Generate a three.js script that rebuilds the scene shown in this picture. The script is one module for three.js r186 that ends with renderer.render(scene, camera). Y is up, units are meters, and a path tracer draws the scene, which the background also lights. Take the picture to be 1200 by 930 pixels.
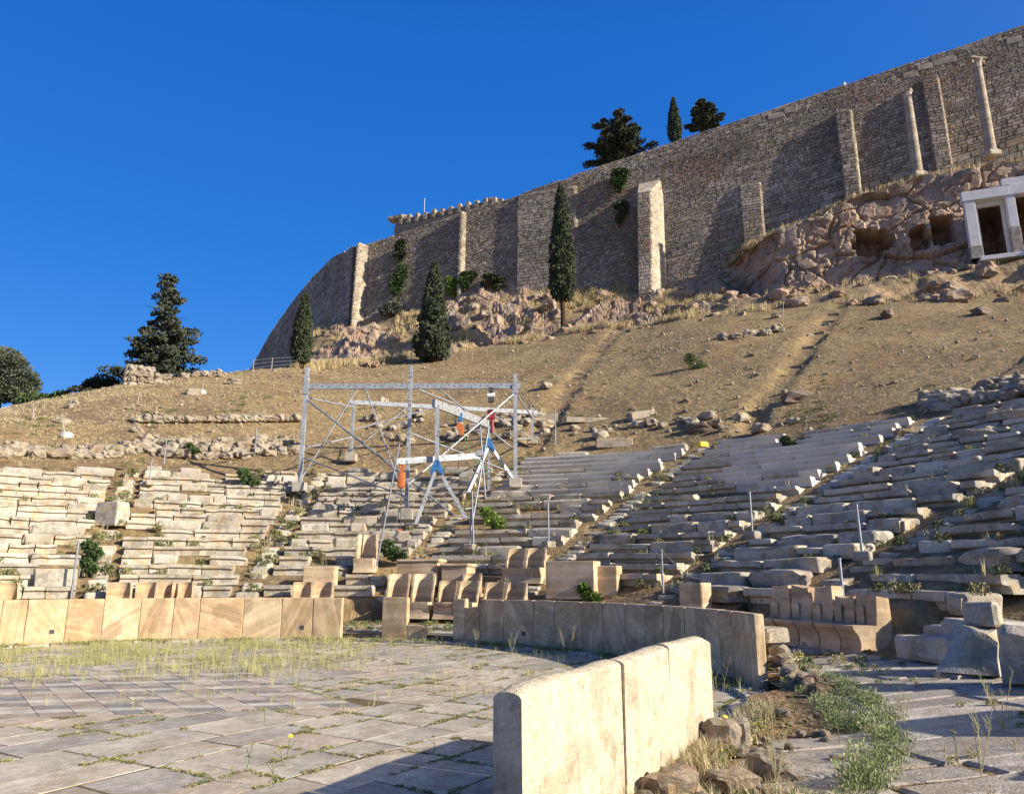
import * as THREE from 'three';
import { mergeGeometries, mergeVertices, toCreasedNormals } from 'three/addons/utils/BufferGeometryUtils.js';
import { ImprovedNoise } from 'three/addons/math/ImprovedNoise.js';
import { MarchingCubes } from 'three/addons/objects/MarchingCubes.js';

// ---------------------------------------------------------------- camera, sky, sun, exposure
const scene = new THREE.Scene();
const PITCH = 0.23321, EYE = 1.6, FOCAL = 890;              // focal length in photo pixels (1200 x 930)
const camera = new THREE.PerspectiveCamera(2 * Math.atan(465 / FOCAL) * 180 / Math.PI, 1200 / 930, 0.1, 3000);
camera.position.set(0, EYE, 0);
camera.rotation.set(PITCH, 0, 0);
const SUN_EL = 27.8 * Math.PI / 180, SUN_AZ = Math.atan2(0.305, 1);
const sunDir = new THREE.Vector3(Math.cos(SUN_AZ) * Math.cos(SUN_EL), Math.sin(SUN_EL), Math.sin(SUN_AZ) * Math.cos(SUN_EL));
const sun = new THREE.DirectionalLight(new THREE.Color().setRGB(1, 0.905, 0.755), 5.0);
sun.position.copy(sunDir).multiplyScalar(300); sun.target.position.set(0, 15, -50);
sun.castShadow = true; sun.shadow.mapSize.set(4096, 4096);
Object.assign(sun.shadow.camera, { left: -150, right: 150, top: 120, bottom: -120, near: 10, far: 700 });
scene.add(sun, sun.target);
const renderer = new THREE.WebGLRenderer({ antialias: true });
renderer.toneMapping = THREE.LinearToneMapping;
renderer.toneMappingExposure = 1.7;
renderer.shadowMap.enabled = true;
{ // clear morning sky: deep blue above, paler to the horizon, white glow round the sun
  const w = 1024, h = 512, a = new Float32Array(w * h * 4), v = new THREE.Vector3();
  const mix = (p, q, t) => p + (q - p) * t;
  for (let j = 0; j < h; j++) for (let i = 0; i < w; i++) {
    const el = ((j + .5) / h - .5) * Math.PI, az = ((i + .5) / w - .5) * 2 * Math.PI;
    v.set(Math.cos(el) * Math.cos(az), Math.sin(el), Math.cos(el) * Math.sin(az));
    const g = Math.acos(Math.min(1, Math.max(-1, v.dot(sunDir)))) * 180 / Math.PI, e = Math.max(0, el * 180 / Math.PI);
    const t = Math.exp(-e / 15.5), t2 = Math.exp(-e / 5);
    const hi = 1 - .80 * Math.min(1, Math.max(0, (e - 38) / 34)); let c = [mix(.006, .040, t) * hi, mix(.068, .30, t) * hi, mix(.31, .80, t) * hi];
    c = c.map((x, k) => mix(x, [.42, .41, .40][k], t2 * .85));
    { const ws = 0.7 * Math.exp(-((g / 32) ** 2)), wa = .5 * Math.min(1, Math.max(0, (g - 138) / 30)); const w = Math.max(ws, wa) * (e > 60 ? .8 : 1); c = c.map((x, k) => mix(x, [.34, .34, .34][k], w)); }
    const glow = 0.34 * Math.exp(-((g / 26) ** 2)) + 4 * Math.exp(-((g / 9) ** 2)) ;
    c = c.map((x, k) => x + glow * [1.0, .93, .80][k]);
    if (el < 0) c = [.20, .17, .13];
    a.set([...c, 1], (j * w + i) * 4);
  }
  const t = new THREE.DataTexture(a, w, h, THREE.RGBAFormat, THREE.FloatType);
  t.mapping = THREE.EquirectangularReflectionMapping; t.magFilter = t.minFilter = THREE.LinearFilter; t.needsUpdate = true;
  scene.background = t; scene.environment = t;
}

// ---------------------------------------------------------------- helpers
const { sin, cos, abs, min, max, floor, sqrt, hypot, PI, atan2, pow, exp, round } = Math;
const V3 = (x, y, z) => new THREE.Vector3(x, y, z);
const rad = a => a * PI / 180, clamp = (x, a, b) => min(b, max(a, x)), lerp = (a, b, t) => a + (b - a) * t;
const smooth = (a, b, x) => { const t = clamp((x - a) / (b - a), 0, 1); return t * t * (3 - 2 * t); };
function rngOf(seed) { let a = seed * 2654435761 >>> 0; return () => { a = a + 0x6D2B79F5 | 0; let t = Math.imul(a ^ a >>> 15, 1 | a); t = t + Math.imul(t ^ t >>> 7, 61 | t) ^ t; return ((t ^ t >>> 14) >>> 0) / 4294967296; }; }
const PN = new ImprovedNoise(), n3 = (x, y, z) => PN.noise(x, y, z);
function fbm(x, y, z, o = 4) { let s = 0, a = .5; for (let i = 0; i < o; i++) { s += a * n3(x, y, z); x = x * 2.03 + 7.1; y = y * 2.03 + 3.7; z = z * 2.03 + 1.3; a *= .5; } return s; }
function ridge(x, y, z, o = 4) { let s = 0, a = .5; for (let i = 0; i < o; i++) { s += a * (1 - abs(n3(x, y, z)) * 2); x = x * 2.1 + 5.1; y = y * 2.1 + 9.2; z = z * 2.1 + 2.2; a *= .5; } return s; }
const hash2 = (i, j, k) => { const s = sin(i * 127.1 + j * 311.7 + k * 74.7) * 43758.5453; return s - floor(s); };
function blocks(x, y, k) { // broken rock: tilted facets of irregular cells, with a crack between them -> [offset -.5...5, crack 0..1]
  const i0 = floor(x), j0 = floor(y); let d1 = 9, d2 = 9, ci = 0, cj = 0, cx = 0, cy = 0;
  for (let i = i0 - 1; i <= i0 + 1; i++) for (let j = j0 - 1; j <= j0 + 1; j++) { const px = i + .1 + .8 * hash2(i, j, k), py = j + .1 + .8 * hash2(i, j, k + 9), d = (x - px) ** 2 + (y - py) ** 2; if (d < d1) { d2 = d1; d1 = d; ci = i; cj = j; cx = px; cy = py; } else if (d < d2) d2 = d; }
  return [hash2(ci, cj, k + 3) - .5 + (x - cx) * (hash2(ci, cj, k + 5) - .5) * .9 + (y - cy) * (hash2(ci, cj, k + 7) - .5) * .9, 1 - smooth(0, .10, sqrt(d2) - sqrt(d1))];
}
const interp = (tab, x) => { if (x <= tab[0][0]) return tab[0][1]; for (let i = 1; i < tab.length; i++) if (x <= tab[i][0]) { const [a, p] = tab[i - 1], [b, q] = tab[i]; return lerp(p, q, (x - a) / (b - a)); } return tab[tab.length - 1][1]; };

const names = {};
function numbered(n) { const k = names[n] = (names[n] ?? -1) + 1; return k ? `${n}_${String(k).padStart(3, '0')}` : n; }
function tag(o, label, category, group, kind) { if (label) o.userData.label = label; if (category) o.userData.category = category; if (group) o.userData.group = group; if (kind) o.userData.kind = kind; return o; }
function thing(name, label, category, pos = [0, 0, 0], turn = 0, group) { const o = new THREE.Group(); o.name = numbered(name); o.position.set(...pos); o.rotation.y = turn; tag(o, label, category, group); scene.add(o); return o; }
function mesh(name, geo, mat, parent = scene, pos, turn = 0) { const m = new THREE.Mesh(geo, mat); m.name = parent === scene ? numbered(name) : name; if (pos) m.position.set(...pos); m.rotation.y = turn; m.castShadow = m.receiveShadow = true; parent.add(m); return m; }
function single(name, label, category, geo, mat, pos, turn, group, kind) { return tag(mesh(name, geo, mat, scene, pos, turn), label, category, group, kind); }

// where a pixel of the photograph meets the place (used to find real positions)
const rayOf = (px, py) => { const cx = (px - 600) / FOCAL, cy = (465 - py) / FOCAL, f = cos(PITCH) - cy * sin(PITCH); return [cx / f, (cy * cos(PITCH) + sin(PITCH)) / f]; };
const at = (px, py, d) => { const [X, Y] = rayOf(px, py); return V3(X * d, EYE + Y * d, -d); };
const pixOf = p => { const u = p.y - EYE, d = -p.z, f = d * cos(PITCH) + u * sin(PITCH); return [600 + FOCAL * p.x / f, 465 - FOCAL * (u * cos(PITCH) - d * sin(PITCH)) / f, f]; };

// ---------------------------------------------------------------- plan of the place
const CX = -5.843, CD = 11.505, R0 = 9.358;                 // orchestra circle (d is distance ahead, z = -d)
const polar = (x, d) => [hypot(x - CX, d - CD), atan2(x - CX, d - CD) * 180 / PI];
const onRing = (r, phi, y = 0) => V3(CX + r * sin(rad(phi)), y, -(CD + r * cos(rad(phi))));
const ROW_R = 12.6, RUN = .77, RISE = .322, ROW_Y = 1.36;
const rowR = k => ROW_R + RUN * k, rowY = k => ROW_Y + RISE * k;
const coneY = r => ROW_Y + RISE * (r - ROW_R) / RUN;
const skew = r => .2 * (r - ROW_R);
const STAIRS = [-48, -29, -10.2, 9.3, 28.9, 49.0, 68.0, 87.5];
const ROWS = [16, 17, 18, 21, 21, 21, 19];
const floorY = r => interp([[9.5, .19], [10.2, .23], [11.6, .34], [12.2, .38]], r);
// citadel wall: straight along s, n metres in front of it
const WD = [-.9397, .342], WN = [-.342, -.9397], W0 = [42.3 - WD[0] * 12, 73.2 - WD[1] * 12];
const wallAt = (s, n, y) => V3(W0[0] + WD[0] * s + WN[0] * n, y, -(W0[1] + WD[1] * s + WN[1] * n));
const wallSN = (x, d) => { const a = x - W0[0], b = d - W0[1]; return [a * WD[0] + b * WD[1], a * WN[0] + b * WN[1]]; };
const sOf = (px, py, n = 0) => { const X = rayOf(px, py)[0], x0 = W0[0] + WN[0] * n, d0 = W0[1] + WN[1] * n; return (X * d0 - x0) / (WD[0] - X * WD[1]); };
const yOn = (px, py, n = 0) => { const s = sOf(px, py, n); return EYE + rayOf(px, py)[1] * -wallAt(s, n, 0).z; };
const table = (list, n) => list.map(([px, py]) => { const m = typeof n === 'function' ? n(px) : n || 0; return [sOf(px, py, m), yOn(px, py, m)]; }).sort((a, b) => a[0] - b[0]);
const T_TOP = (() => { const a = sOf(1197, 29), b = sOf(461, 275), ya = yOn(1197, 29), yb = yOn(461, 275); return { y0: ya - a * (yb - ya) / (b - a), k: (yb - ya) / (b - a) }; })();
const wallTop = s => T_TOP.y0 + T_TOP.k * s;
const T_BASE = table([[1290, 186], [1200, 190], [1090, 200], [990, 236], [880, 287], [830, 322], [760, 326], [675, 327], [610, 333], [530, 345], [415, 372], [370, 379]]);
const wallBase = s => interp(T_BASE, s);
const nPx = px => 7 * smooth(838, 915, px);
const T_CN = [840, 855, 870, 885, 900, 915].map(px => [sOf(px, 320, nPx(px)), nPx(px)]).sort((a, b) => a[0] - b[0]);
const cliffN = s => s < T_CN[0][0] ? 7 : s > T_CN.at(-1)[0] ? 0 : interp(T_CN, s);
const CLIFF_END = T_CN.at(-1)[0];
const T_CT = table([[1330, 180], [1200, 190], [1080, 209], [1000, 234], [960, 254], [905, 277], [870, 302], [846, 330]], nPx), T_CF = table([[1330, 280], [1200, 306], [1100, 322], [1000, 336], [960, 343], [890, 352], [846, 354]], nPx);
const cliffTop = s => interp(T_CT, s), cliffFoot = s => interp(T_CF, s);
const tierTop = phi => rowR(interp([[-48, 16], [-29, 16.4], [-10, 17.5], [9, 18.5], [14, 21], [50, 21.3], [68, 20.5], [90, 18]], phi)) + .5;
function wallDistance(phi) { // distance from the orchestra centre to the wall (or its bend) along phi
  const sx = sin(rad(phi)), sd = cos(rad(phi)), a = (CX - W0[0]) * WN[0] + (CD - W0[1]) * WN[1], b = sx * WN[0] + sd * WN[1];
  return b < -.05 ? min(140, a / -b) : 140;
}
const CREST = new Map(); // radius and height of the line where the smooth slope ends, every half degree
function crest(phi) {
  const key = round(phi * 2); if (!CREST.has(key)) {
    const p = key / 2, rw = wallDistance(p), r = max(tierTop(p) + 6, min(interp([[-75, 38], [-37, 42], [-28, 46], [-17, 52], [-6, 60], [2, 66], [60, 66], [66, 56], [110, 50]], p), rw - interp([[0, 10], [18, 10], [26, 15], [40, 15]], p))), d = CD + r * cos(rad(p));
    const py = interp([[-60, 500], [-37, 478], [-28, 450], [-17, 432], [-6, 423], [0, 410], [9, 393], [15.6, 381], [22, 368], [28, 360], [36, 352], [44, 345], [52, 345]], p);
    CREST.set(key, [r, p > 52 ? coneY(r) - 1 : EYE + rayOf(600, py)[1] * d]);
  } return CREST.get(key);
}
const crestMix = (phi, k) => { const a = floor(phi * 2) / 2, t = (phi - a) * 2; return lerp(crest(a)[k], crest(a + .5)[k], t); };
const crestR = phi => crestMix(phi, 0), crestY = phi => crestMix(phi, 1);
const FURROWS = [{ phi: [13.4, 15.6], r: [30, 71] }, { phi: [34.6, 34.2], r: [30, 60] }];
function hillY(x, d) {
  const [r, phi] = polar(x, d);
  if (r < 9.4) return -.12;
  if (r < 12.5) return floorY(r) - .02;
  const rt = tierTop(phi);
  if (r <= rt) return lerp(coneY(r - 1.2 * smooth(80, 82, phi) * smooth(19, 14, r)) - .40, .3, smooth(89 + 2 * smooth(15, 13, r), 92.5, phi));
  const y0 = coneY(rt) - .40, rc = max(crestR(phi), rt + 6), yc = crestY(phi), rw = wallDistance(phi), [s, n] = wallSN(x, d);
  let y;
  if (r < rc) { const t = (r - rt) / (rc - rt); y = lerp(y0, yc, t) + sin(t * PI) * .35; }
  else if (phi < -16.5) y = yc - .10 * (r - rc);
  else {
    const yb = wallBase(s) - .5, rm = lerp(max(rc + 1, rw - 12), rc + 1, smooth(-2, 10, phi)), ym = yc + (rm - rc) * .26;
    if (r < rm) y = lerp(yc, ym, (r - rc) / max(.01, rm - rc));
    else y = lerp(ym, yb, clamp((r - rm) / max(.5, rw - rm), 0, 1.15));
    y = lerp(yc - .10 * (r - rc), y, smooth(-16.5, -13.5, phi));
    const rocky = smooth(rm - 2, rm + 2, r) * smooth(-17, -13, phi) * (1 - smooth(rw - 1.5, rw, r));
    y += rocky * (1.8 * (ridge(x * .13, d * .13, 3, 5) - .6) + .6 * abs(n3(x * .33, d * .33, 8)) * smooth(.0, .4, n3(x * .06, d * .06, 5) + .35));
    const ledge = .75 + .35 * n3(x * .05, d * .05, 9); y = lerp(y, floor(y / ledge) * ledge + ledge * pow((y / ledge) % 1, 4), rocky * .55);
  }
  // cliff zone: the ground stays at its foot; the cliff itself is a separate body
  if (s < CLIFF_END + .5 && phi > 10) {
    const f = cliffFoot(s) - .3, c = cliffN(s);
    if (n < c + .6) y = min(y, f); else y = lerp(y, min(y, f + .15 - .30 * (n - c - .6) + .25 * n3(x * .5, d * .5, 6)), 1 - smooth(CLIFF_END - 3, CLIFF_END + .5, s));
  }
  if (phi > 89) y = lerp(y, .3, smooth(89, 92, phi));
  const rough = smooth(rt, rt + 2, r);
  y += rough * (.16 * fbm(x * .35, d * .35, 1, 3) + .06 * fbm(x * 1.6, d * 1.6, 2, 3) + .5 * fbm(x * .07, d * .07, 4, 2) * smooth(rt + 2, rt + 14, r));
  for (const f of FURROWS) if (r > f.r[0] - 1 && r < f.r[1] + 3) {
    const t = clamp((r - f.r[0]) / (f.r[1] - f.r[0]), 0, 1), w = (phi - lerp(f.phi[0], f.phi[1], t)) * rad(1) * r + .3 * n3(r * .3, 1, f.phi[0]);
    const g = smooth(f.r[0] - 1, f.r[0] + 1.5, r) * (1 - smooth(f.r[1] - 2, f.r[1] + 3, r));
    const v = .7 + .9 * n3(r * .45, 3, f.phi[0]); y -= g * v * .32 * (1 - smooth(.25, .95, abs(w))); y += g * v * .07 * exp(-((w - 1.2) ** 2) / .35) + g * .10 * exp(-((w + 1.5) ** 2) / .6);
  }
  return y;
}
function onHill(px, py, from = 8) { // first meeting of a pixel's line of sight with the hillside
  const [X, Y] = rayOf(px, py); let p = from;
  for (let d = from; d < 200; d += .6) { if (EYE + Y * d <= hillY(X * d, d)) { let a = p, b = d; for (let k = 0; k < 7; k++) { const m = (a + b) / 2; if (EYE + Y * m <= hillY(X * m, m)) b = m; else a = m; } return V3(X * b, hillY(X * b, b), -b); } p = d; }
  return null;
}
const placeY = (x, d) => hillY(x, d);
// ---------------------------------------------------------------- textures and materials
function lattice(seed) { const r = rngOf(seed), t = new Float32Array(4096); for (let i = 0; i < 4096; i++) t[i] = r(); return t; }
const LAT = lattice(77);
function pn(u, v, f, s) { // tiling value noise 0..1, f cells across
  const x = u * f, y = v * f, i = floor(x), j = floor(y), a = x - i, b = y - j, A = a * a * (3 - 2 * a), B = b * b * (3 - 2 * b);
  const h = (p, q) => { p = ((p % f) + f) % f; q = ((q % f) + f) % f; return LAT[(Math.imul(p, 374761) + Math.imul(q, 668265) + s * 1013 >>> 0) * 31 % 4096]; };
  return lerp(lerp(h(i, j), h(i + 1, j), A), lerp(h(i, j + 1), h(i + 1, j + 1), A), B);
}
function pf(u, v, f, o, s) { let r = 0, a = .5, n = 0; for (let k = 0; k < o; k++) { r += a * pn(u, v, f, s + k); n += a; f *= 2; a *= .55; } return r / n; }
function tex(size, tile, fn, srgb = true) {
  const a = new Uint8Array(size * size * 4);
  for (let j = 0; j < size; j++) for (let i = 0; i < size; i++) { let c = fn(i / size, j / size); if (typeof c === 'number') c = [c, c, c]; const k = (j * size + i) * 4; a[k] = clamp(c[0], 0, 1) * 255; a[k + 1] = clamp(c[1], 0, 1) * 255; a[k + 2] = clamp(c[2], 0, 1) * 255; a[k + 3] = 255; }
  const t = new THREE.DataTexture(a, size, size, THREE.RGBAFormat); t.wrapS = t.wrapT = THREE.RepeatWrapping; t.magFilter = THREE.LinearFilter; t.minFilter = THREE.LinearMipmapLinearFilter; t.generateMipmaps = true;
  if (srgb) t.colorSpace = THREE.SRGBColorSpace; t.repeat.set(1 / tile, 1 / tile); t.needsUpdate = true; return t;
}
const reuse = (t, tile) => { const c = t.clone(); c.repeat.set(1 / tile, 1 / tile); c.needsUpdate = true; return c; };
const sharp = (x, a, b) => smooth(a, b, x);
const tStone = tex(1024, 2.2, (u, v) => { // weathered pale marble: blotches, grey lichen, pits
  const a = pf(u, v, 5, 5, 1), b = pf(u, v, 9, 5, 11), c = pf(u, v, 60, 3, 21), li = sharp(b, .55, .68), pit = sharp(pn(u, v, 110, 31), .8, .95);
  let k = .80 + .26 * (a - .5) + .16 * (c - .5);
  let col = [k * 1.0, k * .975, k * .93];
  const oc = sharp(pf(u, v, 6, 4, 41), .56, .70) * .55; col = [col[0], lerp(col[1], col[1] * .90, oc), lerp(col[2], col[2] * .72, oc)];
  const g = li * .42; col = [lerp(col[0], .52, g), lerp(col[1], .51, g), lerp(col[2], .48, g)];
  return col.map(x => x * (1 - .10 * pit));
});
const bStone = tex(1024, 1.1, (u, v) => .5 * pf(u, v, 14, 6, 3) + .3 * pf(u, v, 70, 3, 5) + .2 * (1 - sharp(pn(u, v, 50, 8), .72, .95)), false);
const tBand = tex(1024, 2.4, (u, v) => { // banded marble of the parapet: straw to tan veins
  const w = pf(u, v, 3, 4, 2), s = pn(0.5, v + .05 * w, 40, 5) * .5 + pn(.3, v + .07 * w, 90, 7) * .3 + pf(u, v + .06 * w, 12, 4, 9) * .35;
  const blot = pf(u, v, 6, 5, 19), dark = sharp(pf(u, v, 5, 5, 29), .56, .72) * .35, fine = pf(u, v, 90, 2, 4);
  const k = .86 + .22 * (s - .58) + .22 * (blot - .5) + .10 * (fine - .5);
  let c = [k, k * lerp(.885, .95, blot), k * lerp(.725, .87, blot)];
  return c.map((x, i) => lerp(x, [.56, .49, .42][i], dark));
});
const tSoil = tex(1024, 6, (u, v) => {
  const a = pf(u, v, 6, 6, 6), b = pf(u, v, 40, 4, 16), straw = sharp(pf(u, v, 22, 5, 26), .48, .66), peb = sharp(pn(u, v, 150, 36), .86, .95);
  const k = .80 + .34 * (a - .5) + .36 * (b - .5);
  let c = [k, k * .915, k * .775];
  c = c.map((x, i) => lerp(x, [.96, .88, .68][i] * (.75 + .5 * b), straw * .55));
  return c.map((x, i) => lerp(x, [.86, .82, .75][i], peb * .7));
});
const bSoil = tex(1024, 3, (u, v) => .5 * pf(u, v, 10, 6, 13) + .5 * pf(u, v, 60, 4, 17), false);
const tRock = tex(1024, 7, (u, v) => { // red-grey limestone
  const a = pf(u, v, 4, 6, 51), b = pf(u, v, 9, 6, 61), f = pf(u, v, 70, 3, 71), red = sharp(pf(u, v, 5, 5, 81), .48, .66), pale = sharp(b, .55, .7);
  const k = .74 + .42 * (a - .5) + .22 * (f - .5);
  let c = [k, k * .93, k * .86]; c = c.map((x, i) => lerp(x, [.80, .66, .56][i] * k * 1.25, red * .45));
  return c.map((x, i) => lerp(x, [.90, .86, .80][i], pale * .35));
});
const bRock = tex(1024, 5, (u, v) => { const w = pf(u, v, 5, 4, 33) * .25; return .55 * pf(u, v, 8, 7, 53) + .25 * (1 - abs(2 * pf(u + w, v, 9, 4, 43) - 1)) + .2 * pf(u, v, 80, 2, 4); }, false);
const tPave = tex(1024, 3, (u, v) => { // grey marble paving: cloudy, white veins, small pits
  const a = pf(u, v, 4, 6, 101), b = pf(u, v, 50, 3, 111), w = pf(u, v, 5, 4, 121), vein = 1 - sharp(abs(pf(u + .3 * w, v + .1 * w, 4, 3, 131) - .5), 0, .012), st = sharp(pf(u, v, 8, 5, 141), .54, .7);
  const k = .78 + .34 * (a - .5) + .2 * (b - .5); let c = [k, k * .985, k * .96];
  c = c.map((x, i) => lerp(x, [.62, .56, .48][i], st * .4));
  return c.map(x => lerp(x, .95, vein * .5));
});
const tNear = tex(1024, 2.7, (u, v) => { // cream marble: fine grain, faint veins, grey lichen, hairline cracks
  const a = pf(u, v, 3, 5, 301), f = pf(u, v, 120, 2, 311), w = pf(u, v, 4, 4, 321), vein = pn(.2, v * 1 + .09 * w, 46, 331), li = sharp(pf(u, v, 7, 6, 341), .57, .70), li2 = sharp(pf(u, v, 26, 4, 351), .62, .74), cr = 1 - sharp(abs(pf(u + .25 * w, v, 5, 5, 361) - .5), 0, .006);
  const k = .88 + .14 * (a - .5) + .16 * (f - .5) + .07 * (vein - .5); let c = [k, k * .955, k * .865];
  c = c.map((x, i) => lerp(x, [.66, .63, .58][i], li * .45)); c = c.map((x, i) => lerp(x, [.50, .47, .42][i], li2 * .28)); return c.map((x, i) => lerp(x, [.50, .46, .40][i], cr * .3)); });
const tClean = tex(512, 3, (u, v) => { const k = .93 + .12 * (pf(u, v, 5, 5, 201) - .5) + .05 * (pf(u, v, 60, 2, 211) - .5); return [k, k * .992, k * .975]; });
const tBark = tex(256, .6, (u, v) => { const k = .55 + .8 * (pf(u, v * .25, 16, 4, 151) - .5); return [k, k * .88, k * .75]; });
const tGrime = tex(512, 1.2, (u, v) => { const k = .9 + .25 * (pf(u, v, 6, 5, 161) - .5) - .35 * sharp(pf(u, v, 14, 4, 171), .62, .75); return k; });

const lin = (r, g, b) => new THREE.Color().setRGB(r, g, b);
function mat(color, map, bump, bumpScale, rough = .9, opt = {}) { return new THREE.MeshStandardMaterial({ color, map: map ?? null, bumpMap: bump ?? null, bumpScale: bumpScale ?? 1, roughness: rough, metalness: 0, ...opt }); }
const bStone2 = reuse(bStone, .55);
const M = {
  marble: [[.78, .73, .645], [.71, .665, .595], [.66, .63, .575], [.83, .78, .69], [.60, .56, .49], [.73, .66, .555]].map(c => mat(lin(...c), tStone, bStone, .016)),
  restored: [[.60, .565, .52], [.55, .52, .48], [.66, .625, .575]].map(c => mat(lin(...c), tClean, bStone2, .004, .7)),
  band: [[.74, .645, .51], [.70, .60, .47], [.77, .70, .58], [.70, .59, .45]].map(c => mat(lin(...c), tBand, bStone2, .008)),
  throne: [[.74, .66, .55], [.70, .62, .52], [.76, .70, .60]].map(c => mat(lin(...c), reuse(tBand, 3.1), bStone2, .010)),
  nearSlab: mat(lin(.74, .69, .61), tNear, bStone2, .016),
  pave: [[.78, .715, .61], [.70, .65, .57], [.85, .77, .64], [.85, .71, .565], [.64, .60, .535], [.91, .79, .64]].map(c => mat(lin(...c), tPave, bStone2, .008)),
  tile: [[.82, .73, .63], [.44, .435, .42], [.66, .55, .46], [.95, .89, .80]].map(c => mat(lin(...c), tPave, bStone2, .005)),
  flag: [[.72, .66, .58], [.66, .61, .54], [.79, .72, .63], [.60, .55, .485]].map(c => mat(lin(...c), tPave, bStone, .014)),
  soil: mat(lin(.70, .665, .61), tSoil, bSoil, .09, 1, { vertexColors: true }),
  joint: mat(lin(.20, .185, .11), tSoil, bSoil, .03, 1),
  earth: mat(lin(.42, .36, .28), tSoil, bSoil, .05, 1),
  rock: mat(lin(.70, .65, .59), tRock, bRock, .14, .95, { vertexColors: true }),
  rubble: [[.60, .54, .46], [.50, .45, .38], [.66, .61, .53], [.52, .43, .34]].map(c => mat(lin(...c), tStone, bStone, .03)),
  redRock: [[.42, .33, .27], [.47, .40, .33], [.38, .34, .30]].map(c => mat(lin(...c), tRock, bStone, .035)),
  wallStone: mat(lin(1, 1, 1), tStone, bStone, .016, .95, { vertexColors: true }),
  wallCore: mat(lin(.36, .32, .27), tStone, bStone, .04, 1),
  white: mat(lin(.80, .79, .77), tClean, bStone2, .004, .75),
  galv: mat(lin(.47, .485, .50), tGrime, null, 1, .45, { metalness: .25 }),
  pole: mat(lin(.33, .36, .40), tGrime, null, 1, .5, { metalness: .4 }),
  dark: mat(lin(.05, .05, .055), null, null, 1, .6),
  blue: mat(lin(.045, .20, .46), tGrime, null, 1, .5),
  orange: mat(lin(.50, .14, .035), null, null, 1, .6),
  red: mat(lin(.26, .025, .022), null, null, 1, .55),
  green: mat(lin(.06, .22, .07), null, null, 1, .7),
  yellow: mat(lin(.85, .55, .02), null, null, 1, .6),
  petal: mat(lin(.90, .72, .03), null, null, 1, .8, { side: THREE.DoubleSide }),
  concrete: mat(lin(.58, .56, .52), tStone, bStone2, .006),
  bark: mat(lin(.20, .15, .105), tBark, null, 1, 1),
  skin: mat(lin(.5, .32, .24), null, null, 1, .7), hair: mat(lin(.03, .025, .02), null, null, 1, .8), cloth: mat(lin(.8, .8, .8), null, null, 1, .9),
};
const leafMat = (r, g, b) => mat(lin(r, g, b), null, null, 1, .9, { vertexColors: true, side: THREE.DoubleSide });
M.cypress = leafMat(.050, .066, .030); M.fir = leafMat(.060, .072, .042); M.olive = leafMat(.115, .135, .085); M.pine = leafMat(.062, .078, .040); M.shrub = leafMat(.060, .105, .030); M.brightShrub = leafMat(.16, .24, .04);
M.grass = mat(lin(1, 1, 1), null, null, 1, 1, { side: THREE.DoubleSide });

// ---------------------------------------------------------------- geometry helpers
function boxUV(g, off = 0) { // uv in metres from the face's main axis
  const p = g.attributes.position, n = p.count, uv = new Float32Array(n * 2), a = V3(), b = V3(), c = V3();
  for (let i = 0; i < n; i += 3) {
    a.fromBufferAttribute(p, i); b.fromBufferAttribute(p, i + 1); c.fromBufferAttribute(p, i + 2);
    const nx = abs((b.y - a.y) * (c.z - a.z) - (b.z - a.z) * (c.y - a.y)), ny = abs((b.z - a.z) * (c.x - a.x) - (b.x - a.x) * (c.z - a.z)), nz = abs((b.x - a.x) * (c.y - a.y) - (b.y - a.y) * (c.x - a.x));
    [a, b, c].forEach((q, k) => { const [u, v] = ny >= nx && ny >= nz ? [q.x, q.z] : nx >= nz ? [q.z, q.y] : [q.x, q.y]; uv[(i + k) * 2] = u + off * .37; uv[(i + k) * 2 + 1] = v + off * .71; });
  }
  g.setAttribute('uv', new THREE.BufferAttribute(uv, 2)); return g;
}
function finish(g, crease = .55, off = 0) {
  for (const k of Object.keys(g.attributes)) if (k !== 'position' && k !== 'color') g.deleteAttribute(k);
  g = g.index ? g.toNonIndexed() : g; g = crease > 0 ? toCreasedNormals(g, crease) : (g.computeVertexNormals(), g); return boxUV(g, off);
}
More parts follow.
